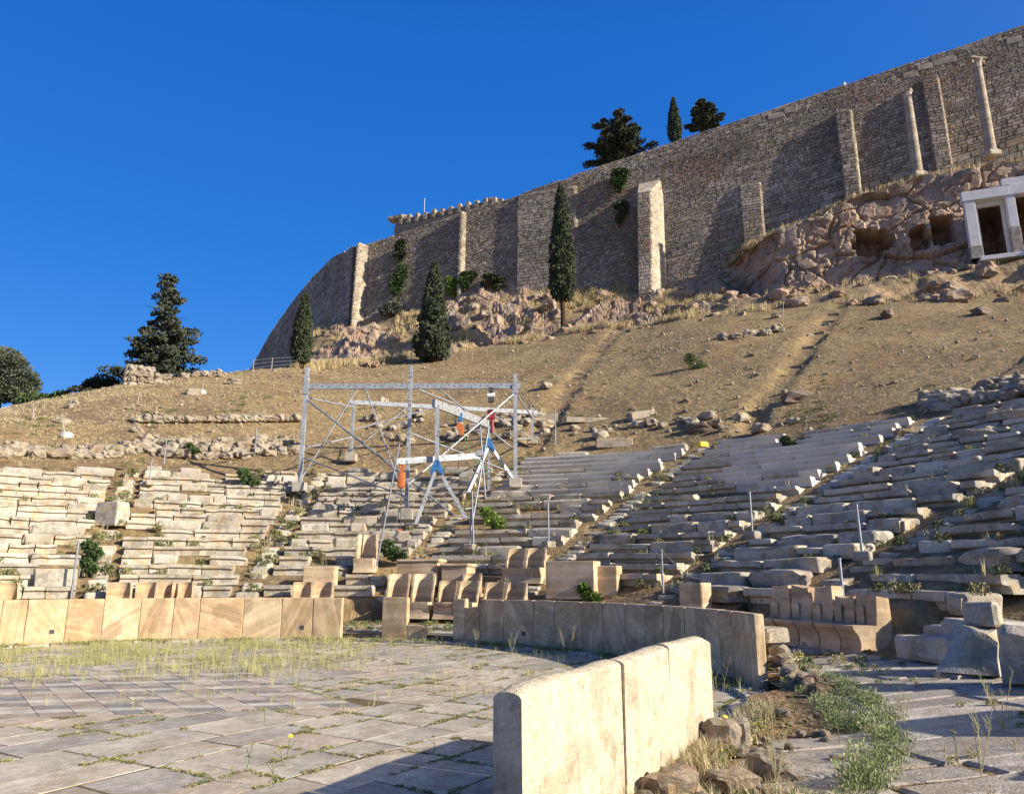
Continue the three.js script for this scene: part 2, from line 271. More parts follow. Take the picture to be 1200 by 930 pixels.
function boxGrid(X, Y, Z) { // closed box on given coordinates along each axis
  const pos = [], idx = [], key = new Map();
  const vert = (x, y, z) => { const k = `${x},${y},${z}`; if (!key.has(k)) { key.set(k, pos.length / 3); pos.push(x, y, z); } return key.get(k); };
  const quad = (a, b, c, d) => idx.push(a, b, c, a, c, d);
  const nx = X.length - 1, ny = Y.length - 1, nz = Z.length - 1;
  for (let i = 0; i < nx; i++) for (let j = 0; j < ny; j++) { quad(vert(X[i], Y[j], Z[nz]), vert(X[i + 1], Y[j], Z[nz]), vert(X[i + 1], Y[j + 1], Z[nz]), vert(X[i], Y[j + 1], Z[nz])); quad(vert(X[i + 1], Y[j], Z[0]), vert(X[i], Y[j], Z[0]), vert(X[i], Y[j + 1], Z[0]), vert(X[i + 1], Y[j + 1], Z[0])); }
  for (let j = 0; j < ny; j++) for (let k = 0; k < nz; k++) { quad(vert(X[nx], Y[j], Z[k + 1]), vert(X[nx], Y[j], Z[k]), vert(X[nx], Y[j + 1], Z[k]), vert(X[nx], Y[j + 1], Z[k + 1])); quad(vert(X[0], Y[j], Z[k]), vert(X[0], Y[j], Z[k + 1]), vert(X[0], Y[j + 1], Z[k + 1]), vert(X[0], Y[j + 1], Z[k])); }
  for (let i = 0; i < nx; i++) for (let k = 0; k < nz; k++) { quad(vert(X[i], Y[ny], Z[k + 1]), vert(X[i + 1], Y[ny], Z[k + 1]), vert(X[i + 1], Y[ny], Z[k]), vert(X[i], Y[ny], Z[k])); quad(vert(X[i], Y[0], Z[k]), vert(X[i + 1], Y[0], Z[k]), vert(X[i + 1], Y[0], Z[k + 1]), vert(X[i], Y[0], Z[k + 1])); }
  const g = new THREE.BufferGeometry(); g.setAttribute('position', new THREE.Float32BufferAttribute(pos, 3)); g.setIndex(idx); return g;
}
// bevelled, slightly uneven stone block standing on y = 0; x length, y height, z depth
function blockGeo(l, h, w, { bevel = .025, rough = .012, chip = .5, seed = 1, cut = 1, off } = {}) {
  const ax = (s, n) => { const a = [-s / 2, -s / 2 + bevel * 1.5]; for (let i = 1; i < n; i++) a.push(lerp(-s / 2 + bevel, s / 2 - bevel, i / n)); a.push(s / 2 - bevel * 1.5, s / 2); return a; };
  const g = boxGrid(ax(l, max(1, round(l * cut / .45))), ax(h, max(1, round(h * cut / .4))).map(y => y + h / 2), ax(w, max(1, round(w * cut / .45))));
  const p = g.attributes.position, e = 1e-6, so = seed * 13.7;
  for (let i = 0; i < p.count; i++) {
    let x = p.getX(i), y = p.getY(i), z = p.getZ(i); const ex = abs(abs(x) - l / 2) < e, ey = abs(abs(y - h / 2) - h / 2) < e, ez = abs(abs(z) - w / 2) < e, m = ex + ey + ez;
    if (m >= 2) { const n = max(0, n3(x * 2.2 + so, y * 2.2, z * 2.2 + so)) * chip * 3.4, q = bevel * (m === 3 ? .75 : .5) * (1 + n * 1.6); if (ex) x -= Math.sign(x) * q; if (ey && y > h / 2) y -= q * .9; if (ez) z -= Math.sign(z) * q; }
    const a = rough; x += a * n3(x * 3 + so, y * 3, z * 3) * 2; y += y > .01 ? a * n3(x * 3, y * 3 + so, z * 3 + 9) * 1.5 : 0; z += a * n3(x * 3 + 5, y * 3, z * 3 + so) * 2;
    p.setXYZ(i, x, y, z);
  }
  return finish(g, .28, off ?? seed);
}
// boulder: box-like superquadric with broken faces, standing on y = 0
function rockGeo(l, h, w, { seed = 1, detail = 2, power = 4, rough = .16, off } = {}) {
  let g = mergeVertices((() => { const q = new THREE.IcosahedronGeometry(1, detail); q.deleteAttribute('uv'); q.deleteAttribute('normal'); return q; })(), 1e-4);
  const p = g.attributes.position, so = seed * 7.3;
  for (let i = 0; i < p.count; i++) {
    const x = p.getX(i), y = p.getY(i), z = p.getZ(i), k = 1 / pow(pow(abs(x), power) + pow(abs(y), power) + pow(abs(z), power), 1 / power);
    const f = 1 + rough * (n3(x * 1.3 + so, y * 1.3, z * 1.3) * 1.6 + n3(x * 3 + so, y * 3 + 4, z * 3) * .7 + n3(x * 7, y * 7 + so, z * 7) * .3);
    p.setXYZ(i, x * k * f * l / 2, (y * k * f * .5 + .5) * h, z * k * f * w / 2);
  }
  return finish(g, .42, off ?? seed);
}
// stone moulded along its length; profile is [z, y] going round, counter-clockwise seen from +x
function profileGeo(pro, len, { rough = .012, chip = .03, seed = 1, step = .4, off } = {}) {
  const n = max(1, round(len / step)), m = pro.length, pos = [], idx = [], so = seed * 11.3;
  const zmax = max(...pro.map(p => p[0])), ymax = max(...pro.map(p => p[1])), ymin = min(...pro.map(p => p[1]));
  for (let i = 0; i <= n; i++) for (const [z, y] of pro) {
    let x = -len / 2 + len * i / n; const end = i === 0 || i === n ? 1 : 0, up = (y - ymin) / (ymax - ymin), c = chip * max(0, n3(x * 1.7 + so, y * 2, z * 2 + so) + .12) * 3;
    if (end) x -= Math.sign(x) * (c * .8 * up + rough * n3(y * 4 + so, z * 4, 1));
    pos.push(x, y - (up > .6 ? c * .55 : 0) + (up > .05 ? rough * n3(x * 2.3, y * 3 + so, z * 3) : 0), z + rough * 1.6 * n3(x * 2.7 + so, y * 3, z * 3) - (z > zmax - .1 ? c * .7 * up : 0));
  }
  for (let i = 0; i < n; i++) for (let j = 0; j < m; j++) { const a = i * m + j, b = i * m + (j + 1) % m, c = a + m, d = b + m; idx.push(a, c, b, b, c, d); }
  const tri = THREE.ShapeUtils.triangulateShape(pro.map(p => new THREE.Vector2(p[0], p[1])), []);
  const g0 = new THREE.BufferGeometry(); g0.setAttribute('position', new THREE.Float32BufferAttribute(pos, 3));
  for (const [a, b, c] of tri) { idx.push(a, b, c); idx.push(n * m + a, n * m + c, n * m + b); }
  g0.setIndex(idx); return finish(g0, .5, off ?? seed);
}
// flat stone from a plan polygon (list of [x, z]); top at y = 0
function slabGeo(poly, thick = .08, bevel = .012, seed = 1) {
  let A = 0; const n = poly.length; for (let i = 0; i < n; i++) { const [x, z] = poly[i], [u, v] = poly[(i + 1) % n]; A += x * v - u * z; }
  const P = A > 0 ? poly.slice().reverse() : poly, c = P.reduce((s, p) => [s[0] + p[0] / n, s[1] + p[1] / n], [0, 0]), pos = [];
  const inn = P.map(p => { const d = hypot(p[0] - c[0], p[1] - c[1]) || 1, k = 1 - bevel * 1.6 / d; return [c[0] + (p[0] - c[0]) * k, c[1] + (p[1] - c[1]) * k]; });
  const h = i => .002 * n3(P[i][0] * 2 + seed, P[i][1] * 2, seed);
  for (let i = 0; i < n; i++) {
    const j = (i + 1) % n, a = [inn[i][0], h(i), inn[i][1]], b = [inn[j][0], h(j), inn[j][1]], e = [P[i][0], h(i) - bevel, P[i][1]], f = [P[j][0], h(j) - bevel, P[j][1]], k = [e[0], -thick, e[2]], l = [f[0], -thick, f[2]];
    pos.push(c[0], 0, c[1], ...a, ...b, ...a, ...e, ...b, ...b, ...e, ...f, ...e, ...k, ...f, ...f, ...k, ...l);
  }
  const g = new THREE.BufferGeometry(); g.setAttribute('position', new THREE.Float32BufferAttribute(pos, 3));
  return finish(g, .3, seed);
}
function clip(poly, nx, nz, c) { // keep the side nx*x + nz*z <= c
  const out = []; for (let i = 0; i < poly.length; i++) { const p = poly[i], q = poly[(i + 1) % poly.length], a = nx * p[0] + nz * p[1] - c, b = nx * q[0] + nz * q[1] - c; if (a <= 0) out.push(p); if (a * b < 0) { const t = a / (a - b); out.push([lerp(p[0], q[0], t), lerp(p[1], q[1], t)]); } } return out;
}
function rod(a, b, r, seg = 8, r2 = r) { const d = b.clone().sub(a), L = d.length(), g = new THREE.CylinderGeometry(r2, r, L, seg, 1); g.translate(0, L / 2, 0); g.applyQuaternion(new THREE.Quaternion().setFromUnitVectors(V3(0, 1, 0), d.normalize())); g.translate(a.x, a.y, a.z); return g; }
function bar(a, b, w, h) { // rectangular bar, h vertical
  const d = b.clone().sub(a), L = d.length(), g = new THREE.BoxGeometry(w, h, L); const m = new THREE.Matrix4().lookAt(a, b, abs(d.y / L) > .98 ? V3(0, 0, 1) : V3(0, 1, 0)); g.translate(0, 0, -L / 2); g.applyMatrix4(m); g.translate(a.x, a.y, a.z); return g;
}
const merge = l => mergeGeometries(l.map(g => { g = g.index ? g.toNonIndexed() : g; for (const k of Object.keys(g.attributes)) if (!['position', 'normal', 'uv'].includes(k)) g.deleteAttribute(k); return g; }));
// ---------------------------------------------------------------- ground far and wide
{
  const g = new THREE.CircleGeometry(1500, 64); g.rotateX(-PI / 2); boxUV(g.toNonIndexed());
  const m = mesh('ground', boxUV(new THREE.CircleGeometry(1500, 64).rotateX(-PI / 2).toNonIndexed()), M.earth, scene, [0, -.32, 0]); m.userData.kind = 'structure';
}
function gridMesh(name, rows, cols, fn, material) { // fn(i, j) -> [x, y, z, u, v, r, g, b]
  const pos = [], uv = [], col = [], idx = [];
  for (let i = 0; i <= rows; i++) for (let j = 0; j <= cols; j++) { const q = fn(i, j); pos.push(q[0], q[1], q[2]); uv.push(q[3], q[4]); col.push(q[5], q[6], q[7]); }
  const w = cols + 1; for (let i = 0; i < rows; i++) for (let j = 0; j < cols; j++) { const a = i * w + j; idx.push(a, a + 1, a + w, a + 1, a + w + 1, a + w); }
  const g = new THREE.BufferGeometry(); g.setAttribute('position', new THREE.Float32BufferAttribute(pos, 3)); g.setAttribute('uv', new THREE.Float32BufferAttribute(uv, 2)); g.setAttribute('color', new THREE.Float32BufferAttribute(col, 3)); g.setIndex(idx); g.computeVertexNormals();
  const m = mesh(name, g, material); m.userData.kind = 'structure'; return m;
}
{ // hillside: one sheet from behind the passage up to the foot of the citadel wall
  const R = []; for (let r = 9.5; r < 130;) { R.push(r); r += r < 12.4 ? .3 : r < 26 ? .4 : r < 84 ? .235 : .42; }
  const P = []; for (let p = -78; p <= 112; p += p > -42 && p < 60 ? .26 : .8) P.push(p);
  gridMesh('hillside', R.length - 1, P.length - 1, (i, j) => {
    const a = onRing(R[i], P[j]), x = a.x, d = -a.z, y = hillY(x, d), [s, n] = wallSN(x, d), phi = P[j], r = R[i];
    // matter: dry straw, bare brown earth, green patches, reddish trodden soil, grey rock on the steep upper ledges
    const e = .3, sl = hypot(hillY(x + e, d) - y, hillY(x, d + e) - y) / e;
    const rocky = smooth(crestR(phi) - 1, crestR(phi) + 2, r) * smooth(-17, -13, phi) * smooth(.45, .85, sl);
    const st = smooth(-.15, .25, fbm(x * .13, d * .13, 11, 4)), gr = smooth(.12, .34, fbm(x * .09, d * .09, 21, 3)) * smooth(18, 30, phi) * .55, rd = smooth(.05, .3, fbm(x * .16, d * .16, 31, 3));
    let c = [lerp(.49, .64, st), lerp(.43, .575, st), lerp(.345, .44, st)];
    c = c.map((v, k) => lerp(v, [.33, .34, .17][k], gr)); c = c.map((v, k) => lerp(v, [.58, .42, .29][k], rd * .3));
    c = c.map((v, k) => lerp(v, [.78, .70, .63][k], rocky));
    const f = .88 + .24 * (n3(x * 2.1, d * 2.1, 41) + .5 * n3(x * 5, d * 5, 43));
    return [x, y, a.z, x, a.z, c[0] * f, c[1] * f, c[2] * f];
  }, M.soil);
}
{ // orchestra bed and the rest of the passage bed behind the camera
  const m = mesh('orchestra_bed', boxUV(new THREE.CircleGeometry(9.5, 64).rotateX(-PI / 2).toNonIndexed()), M.joint, scene, [CX, -.004, -CD]); m.userData.kind = 'structure';
  gridMesh('passage_bed', 24, 120, (i, j) => { const p = 80 + j * 1.25, r = lerp(interp([[95, 9.45], [99, 8.9], [112, 8.75], [119.4, 8.74], [131.3, 8.99], [142, 9.58], [150, 9.55]], p), 24, pow(i / 24, 1.4)), a = onRing(r, p); const f = r < 12.6 ? 1 : 1; return [a.x, floorY(r) - .025 + .012 * fbm(a.x, a.z, 3, 3), a.z, a.x, a.z, .40, .33, .23]; }, M.soil);
}

const JOINTS = [];
// ---------------------------------------------------------------- orchestra pavement: each slab a part
{
  const pav = thing('orchestra_pavement'); tag(pav, 'grey marble slab pavement of the round orchestra floor', 'pavement', null, 'structure');
  const rnd = rngOf(5), N = 48, rim = 9.16, ring = []; for (let i = 0; i < N; i++) { const t = i / N * 2 * PI; ring.push([cos(t), sin(t), cos(t) * CX + sin(t) * -CD + rim]); }
  // rhombus of small tiles in the middle
  const o = [-6.15, -11.55], e1 = V3(.975, 0, -.20), e2 = V3(-.60, 0, -.80), HW = 2.9, HH = 2.25;
  const inv = (x, z) => { const a = x - o[0], b = z - o[1], D = e1.x * e2.z - e1.z * e2.x; return [(a * e2.z - b * e2.x) / D, (e1.x * b - e1.z * a) / D]; };
  const items = [];
  const put = (poly, mt, name, seed, thick) => { const c = poly.reduce((s, p) => [s[0] + p[0] / poly.length, s[1] + p[1] / poly.length], [0, 0]); items.push({ poly, c, mt, name, seed, dist: hypot(c[0], c[1]), seen: abs(c[0] / -c[1]) < .72 && c[1] < -5.2, thick }); };
  const sizes = [.36, .36, .36, .22, .36]; let v = -HH, row = 0;
  while (v < HH) { const h = row % 3 === 1 ? .24 : .36; let u = -HW; let k = 0; while (u < HW) { const w = .42; const q = [[u, v], [u + w, v], [u + w, v + h], [u, v + h]].map(([a, b], i) => { const g = .005, ca = u + w / 2, cb = v + h / 2; a = ca + (a - ca) * (1 - g * 2 / w); b = cb + (b - cb) * (1 - g * 2 / h); return [o[0] + e1.x * a + e2.x * b, o[1] + e1.z * a + e2.z * b]; }); put(q, M.tile[row % 3 === 1 ? (rnd() < .85 ? 3 : 0) : (k + row) % 2 ? (rnd() < .7 ? 1 : 2) : (rnd() < .6 ? 0 : 2)], 'tile', rnd() * 9); u += w; k++; } v += h; row++; }
  // large slabs in courses
  const ang = atan2(.85, .53), ax = [cos(ang), -sin(ang)], bx = [-sin(ang), -cos(ang)]; // along the courses, across them
  let b = -10; while (b < 10) {
    const h = .42 + rnd() * .34; let a = -10 - rnd(); while (a < 10) {
      const w = .55 + rnd() * .85, j = () => (rnd() - .5) * .045, g = .007 + rnd() * .012;
      let q = [[a + g, b + g], [a + w - g, b + g], [a + w - g, b + h - g], [a + g, b + h - g]].map(([p, r]) => { p += j(); r += j(); const wp = .16 * n3(p * .33, r * .33, 2) + .05 * n3(p * .9, r * .9, 5), wr = .20 * n3(p * .30, r * .30, 7) + .06 * n3(p * .8, r * .8, 9); p += wp; r += wr; return [CX + ax[0] * p + bx[0] * r, -CD + ax[1] * p + bx[1] * r]; });
      a += w;
      for (const [nx, nz, c] of ring) q = q.length > 2 ? clip(q, nx, nz, c) : q;
      if (q.length < 3) continue;
      // leave the rhombus free
      const inn = q.map(p => inv(...p)); const m = .02;
      if (inn.every(([s, t]) => abs(s) < HW + m && abs(t) < HH + m)) continue;
      if (inn.some(([s, t]) => abs(s) < HW && abs(t) < HH) || (() => { const c = inn.reduce((s, p) => [s[0] + p[0] / inn.length, s[1] + p[1] / inn.length], [0, 0]); return abs(c[0]) < HW && abs(c[1]) < HH; })()) { // trim against the nearest side
        const c = inn.reduce((s, p) => [s[0] + p[0] / inn.length, s[1] + p[1] / inn.length], [0, 0]), du = abs(c[0]) - HW, dv = abs(c[1]) - HH; let loc = inn.map(p => p.slice());
        loc = du > dv ? clip(loc, -Math.sign(c[0]), 0, -(HW + m)) : clip(loc, 0, -Math.sign(c[1]), -(HH + m));
        if (loc.length < 3) continue; q = loc.map(([s, t]) => [o[0] + e1.x * s + e2.x * t, o[1] + e1.z * s + e2.z * t]);
      }
      { const c = q.reduce((s, p) => [s[0] + p[0] / q.length, s[1] + p[1] / q.length], [0, 0]); if (c[1] > -9.2 && (c[0] + .02) * 3.24 + (c[1] + 4.02) * 1.72 > -.1) { q = clip(q, 3.24, 1.72, 3.24 * -.02 + 1.72 * -4.02 + .2); if (q.length < 3) continue; } }
      let A = 0; for (let i = 0; i < q.length; i++) { const p = q[i], s = q[(i + 1) % q.length]; A += p[0] * s[1] - s[0] * p[1]; } if (abs(A) < .06) continue;
      const pk = rnd(); JOINTS.push(...q.map((p, i) => [p, q[(i + 1) % q.length]])); put(q, M.pave[pk < .28 ? 0 : pk < .5 ? 1 : pk < .68 ? 2 : pk < .82 ? 3 : pk < .93 ? 4 : 5], 'paving_slab', rnd() * 9);
    } b += h;
  }
  items.sort((p, q) => (q.seen - p.seen) || p.dist - q.dist);
  const cnt = { tile: 0, paving_slab: 0 }, rest = {};
  for (const it of items) {
    const g = slabGeo(it.poly.map(([x, z]) => [x - it.c[0], z - it.c[1]]), .07, it.name === 'tile' ? .0006 : .0008, it.seed), y = (rnd() - .5) * .004;
    if (cnt[it.name]++ < 290) { const m = mesh(it.name, g, it.mt, pav, [it.c[0], y, it.c[1]]); m.rotation.set((rnd() - .5) * .002, 0, (rnd() - .5) * .002); }
    else { g.translate(it.c[0], y, it.c[1]); (rest[it.mt.uuid + it.name] ??= { l: [], m: it.mt, n: it.name }).l.push(g); }
  }
  for (const k in rest) mesh(rest[k].n === 'tile' ? 'far_tiles' : 'far_slabs', merge(rest[k].l), rest[k].m, pav).userData.kind = 'stuff';
}
// marble step that rims the orchestra floor below the parapet
{
  const rim = thing('orchestra_rim'); tag(rim, 'pale worn marble kerb round the orchestra floor', 'kerb', null, 'structure'); const rnd = rngOf(15);
  for (let p = -66; p < 96;) { const dp = 4.5 + rnd() * 3, q = []; for (let i = 0; i <= 3; i++) { const a = onRing(9.36, p + .1 + (dp - .2) * i / 3); q.push([a.x, a.z]); } for (let i = 3; i >= 0; i--) { const a = onRing(9.0 + rnd() * .02, p + .1 + (dp - .2) * i / 3); q.push([a.x, a.z]); }
    mesh('kerb_stone', slabGeo(q, .12, .014, rnd() * 9), M.flag[floor(rnd() * 3)], rim, [0, .05 + rnd() * .015, 0]); p += dp; }
}
// ---------------------------------------------------------------- flagstones of the passage outside the parapet
{
  const pas = thing('passage_paving'); tag(pas, 'rough grey flagstone paving of the passage outside the parapet', 'pavement', null, 'structure'); const rnd = rngOf(25); let n = 0;
  for (let z = 3.0; z > -16;) {
    const h = .42 + rnd() * .5; let x = 0 + rnd() * .5;
    while (x < 11.5) {
      const w = .8 + rnd() * 1.6, g = .022, j = () => (rnd() - .5) * .07; let q = [[x + g, z - g], [x + w - g, z - g], [x + w - g, z - h + g], [x + g, z - h + g]].map(([a, b]) => [a + j(), b + j()]); x += w;
      const sk = q.map(([a, b]) => { const t = rad(9); return [a * cos(t) + b * sin(t), -a * sin(t) + b * cos(t)]; });
      let c = sk.reduce((s, p) => [s[0] + p[0] / 4, s[1] + p[1] / 4], [0, 0]), [r, phi] = polar(c[0], -c[1]);
      const far = phi > 84 ? 12.35 + smooth(90, 108, phi) * 6 : 11.5; const rmin = 9.62 - .64 * smooth(104, 114, phi) * (1 - smooth(126, 134, phi)); if (r < rmin - .1 || r > far || phi < 40) continue; { const l = (c[0] + .02) * .469 - (c[1] + 4.02) * .883, w = (c[0] + .02) * .883 + (c[1] + 4.02) * .469; if (l < 2.4 && w < 1.0) continue; }
      const nx = -(c[0] - CX) / r, nz = -(c[1] + CD) / r; let k = clip(sk, nx, nz, nx * CX - nz * CD - rmin); if (k.length < 3) continue;
      c = k.reduce((s, p) => [s[0] + p[0] / k.length, s[1] + p[1] / k.length], [0, 0]); [r, phi] = polar(c[0], -c[1]);
      // finer outline so that the edges are broken, not ruled
      const fine = []; for (let i = 0; i < k.length; i++) { const p = k[i], s = k[(i + 1) % k.length], L = hypot(p[0] - s[0], p[1] - s[1]), m = max(1, round(L / .3)); for (let t = 0; t < m; t++) fine.push([lerp(p[0], s[0], t / m) + (t ? j() * .7 : 0), lerp(p[1], s[1], t / m) + (t ? j() * .7 : 0)]); }
      const m = mesh('flagstone', slabGeo(fine.map(([a, b]) => [a - c[0], b - c[1]]), .16, .02, rnd() * 9), M.flag[floor(rnd() * 4)], pas, [c[0], floorY(r) + (rnd() - .5) * .008, c[1]]);
      const sl = r < 9.5 ? 0 : r < 10.2 ? .057 : r < 11.6 ? .079 : r < 12.2 ? .067 : 0; m.rotation.set(-sl * (c[1] + CD) / r + (rnd() - .5) * .01, 0, sl * (c[0] - CX) / r + (rnd() - .5) * .01); n++;
    } z -= h;
  }
  // the passage behind the far parapet: a ring of plainer slabs
  for (let p = -64; p < 78;) { const dp = 3 + rnd() * 4; for (const [ra, rb] of [[9.66, 10.5], [10.53, 11.5]]) { const q = []; for (let i = 0; i <= 2; i++) { const a = onRing(ra, p + .1 + (dp - .2) * i / 2); q.push([a.x, a.z]); } for (let i = 2; i >= 0; i--) { const a = onRing(rb, p + .1 + (dp - .2) * i / 2); q.push([a.x, a.z]); } mesh('flagstone', slabGeo(q, .16, .02, rnd() * 9), M.flag[floor(rnd() * 4)], pas, [0, floorY((ra + rb) / 2) + (rnd() - .5) * .03, 0]); } p += dp; }
}
// ---------------------------------------------------------------- marble parapet round the orchestra
function parapet(label, list, mats, { top = 1.08, thick = .16, hole = [] } = {}) { // list: [phi0, phi1, height, rTurn]
  const t = thing('orchestra_parapet', label, 'parapet', [CX, 0, -CD], 0, 'marble parapet pieces round the orchestra');
  list.forEach(([p0, p1, h = top, kind], i) => {
    const a = onRing(R0 + thick / 2, p0), b = onRing(R0 + thick / 2, p1), L = a.distanceTo(b) - .008, mid = a.clone().add(b).multiplyScalar(.5), phi = (p0 + p1) / 2;
    let g = blockGeo(L, h + .1, thick, { bevel: .014, rough: .005, chip: .55, seed: p0 * 3 + 100, cut: 1.2 });
    // each slab has its own vein direction
    const uv = g.attributes.uv, w = (i * 2.399) % PI, cw = cos(w), sw = sin(w); for (let k = 0; k < uv.count; k++) { const u = uv.getX(k), v = uv.getY(k); uv.setXY(k, u * cw - v * sw + i * .7, u * sw + v * cw); }
    const m = mesh('slab', g, mats[(i * 7 + 3) % mats.length], t, [mid.x - CX, -.1, mid.z + CD], -rad(phi)); m.rotation.x = .008 * (i % 3 - 1);
    if (hole.includes(i)) mesh('painted_socket', new THREE.BoxGeometry(.11, .10, .02), M.dark, m, [L * .18, .42, thick / 2 - .005]);  // near-black plate paints the shade inside a cut opening; the stone stays solid
  });
  return t;
}
const slabs = (p0, w) => { const o = []; for (const x of w) { o.push([p0, p0 + x]); p0 += x; } return o; };
const phiOfPx = (px, py) => { const [X] = rayOf(px, py); const a = X * X + 1, b = -2 * (X * CX + CD), c = CX * CX + CD * CD - R0 * R0, d = (-b + sqrt(b * b - 4 * a * c)) / (2 * a); return polar(X * d, d)[1]; };
{
  const px = [-70, -35, 0, 30, 77, 120, 163, 202, 233, 284, 329, 366, 400], ph = px.map(x => phiOfPx(x, 725));
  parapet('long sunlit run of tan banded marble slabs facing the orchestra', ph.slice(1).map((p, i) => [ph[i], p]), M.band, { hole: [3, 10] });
  parapet('single upright parapet slab standing alone in the gap beside the thrones', [[phiOfPx(447, 725), phiOfPx(477, 725), 1.1], [phiOfPx(477.5, 725), phiOfPx(498, 725), .42]], [M.band[2], M.band[1]]);
  const qx = [530, 545, 562, 590, 625, 650, 682, 707, 733, 756, 778, 803, 826, 843, 858], qh = qx.map(x => phiOfPx(x, 740)); qh.push(qh.at(-1) + 3.2, qh.at(-1) + 6.0);
  const L = qh.slice(1).map((p, i) => [qh[i], p]); L[1].push(.86);
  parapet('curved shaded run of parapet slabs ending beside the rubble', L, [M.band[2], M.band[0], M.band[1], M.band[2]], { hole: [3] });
}
{ // three slabs by the camera, set straight, rounded on top
  const a = V3(-.02, 0, -4.02), b = V3(1.70, 0, -7.26), dir = b.clone().sub(a), L = dir.length(), th = atan2(dir.x, dir.z) - PI / 2; // local +x runs from a to b
  const t = thing('orchestra_parapet', 'three thick cracked parapet slabs with rounded tops beside the flagstones', 'parapet', [a.x, 0, a.z], th, 'marble parapet pieces round the orchestra');
  const cuts = [0, 1.42, 2.47, L]; const H = [1.075, 1.085, 1.10];
  for (let i = 0; i < 3; i++) {
    const l = cuts[i + 1] - cuts[i] - .004, w = .17, h = H[i] + .15, pro = [[-w / 2, -.15], [w / 2, -.15]]; for (let k = 0; k <= 6; k++) { const t = k / 6 * PI; pro.push([cos(t) * w / 2 * (k === 0 || k === 6 ? 1 : .98), h - .15 - .032 + sin(t) * .032]); }
    const g = profileGeo(pro, l, { rough: .012, chip: .012, seed: 40 + i, step: .16 });
    const p = g.attributes.position; for (let k = 0; k < p.count; k++) { const x = p.getX(k), y = p.getY(k), e = abs(x) - (l / 2 - .09); if (y > h - .42 && e > 0) p.setY(k, y - e * e * (i === 2 && x > 0 ? 6 : i === 0 && x < 0 ? 4 : 0) * smooth(h - .42, h - .2, y)); }
    const s = mesh('slab', g, M.nearSlab, t, [(cuts[i] + cuts[i + 1]) / 2, 0, 0]); const uv = g.attributes.uv, ww = [1.45, 1.25, .45][i]; for (let k = 0; k < uv.count; k++) { const u = uv.getX(k), v = uv.getY(k); uv.setXY(k, u * cos(ww) - v * sin(ww) + i, u * sin(ww) + v * cos(ww)); }
    s.rotation.y = [0, .012, -.02][i]; s.rotation.x = [-.01, .006, .015][i];
  }
}

// ---------------------------------------------------------------- seating: wedges of stepped bench rows between radial stairways
const BENCH = [[-.80, -.33], [-.085, -.33], [-.08, -.125], [0, -.10], [0, 0], [-.36, 0], [-.40, -.04], [-.80, -.04]];
const BENCH2 = [[-.80, -.33], [-.20, -.33], [-.17, -.20], [-.03, -.175], [0, -.15], [0, 0], [-.36, 0], [-.40, -.04], [-.80, -.04]];
const REST = [[-.80, -.33], [-.10, -.33], [-.085, -.20], [-.03, -.10], [0, -.07], [0, 0], [-.33, 0], [-.40, -.10], [-.50, -.10], [-.80, -.08]];
const benchVar = {}; const LENS = [.55, .8, 1.1, 1.45, 1.9, 2.4];
for (const st of ['good', 'worn', 'rough', 'good2', 'worn2']) benchVar[st] = LENS.map((L, i) => [1, 2, 3].map(v => st === 'rough'
  ? blockGeo(L, .36, .72, { bevel: .05, rough: .022, chip: 1.0, seed: i * 9 + v, cut: 1.3 }).translate(0, -.34, -.38)
  : profileGeo(/2/.test(st) ? BENCH2 : BENCH, L, { rough: /good/.test(st) ? .004 : .010, chip: /good/.test(st) ? .018 : .05, seed: i * 7 + v + (/good/.test(st) ? 0 : 50), step: /good/.test(st) ? .5 : .3 })));
const boulderVar = [0, 1, 2, 3, 4, 5].map(i => rockGeo(1, 1, 1, { seed: i + 3, power: 5, rough: .13 }));
const restVar = LENS.map((L, i) => profileGeo(REST, L, { rough: .002, chip: .004, seed: i, step: 1.2 }));
const KEEP = []; // plan spots kept clear of benches: [phi0, phi1, k0, k1]
KEEP.push([2.3, 5.8, 2, 3], [10.5, 24, 0, 1], [24, 31, 1, 2], [33, 41, 0, 1], [-4, 2, 0, 1], [-33, -28.5, 3, 4], [-29, -26, 9, 10]);
const WEDGE = ['pale worn bench rows of the sunlit wedge below the ragged rubble edge', 'long intact sunlit bench rows between two worn stairways below the rubble heap', 'sunlit bench rows under the steel gantry', 'shaded bench rows beside the gantry with restored upper rows', 'dark bench rows with smooth restored marble top rows below the trench', 'broken bench rows and boulders beside the white notched stair ends', 'broken boulder strewn bench rows behind the fallen throne fragments'];
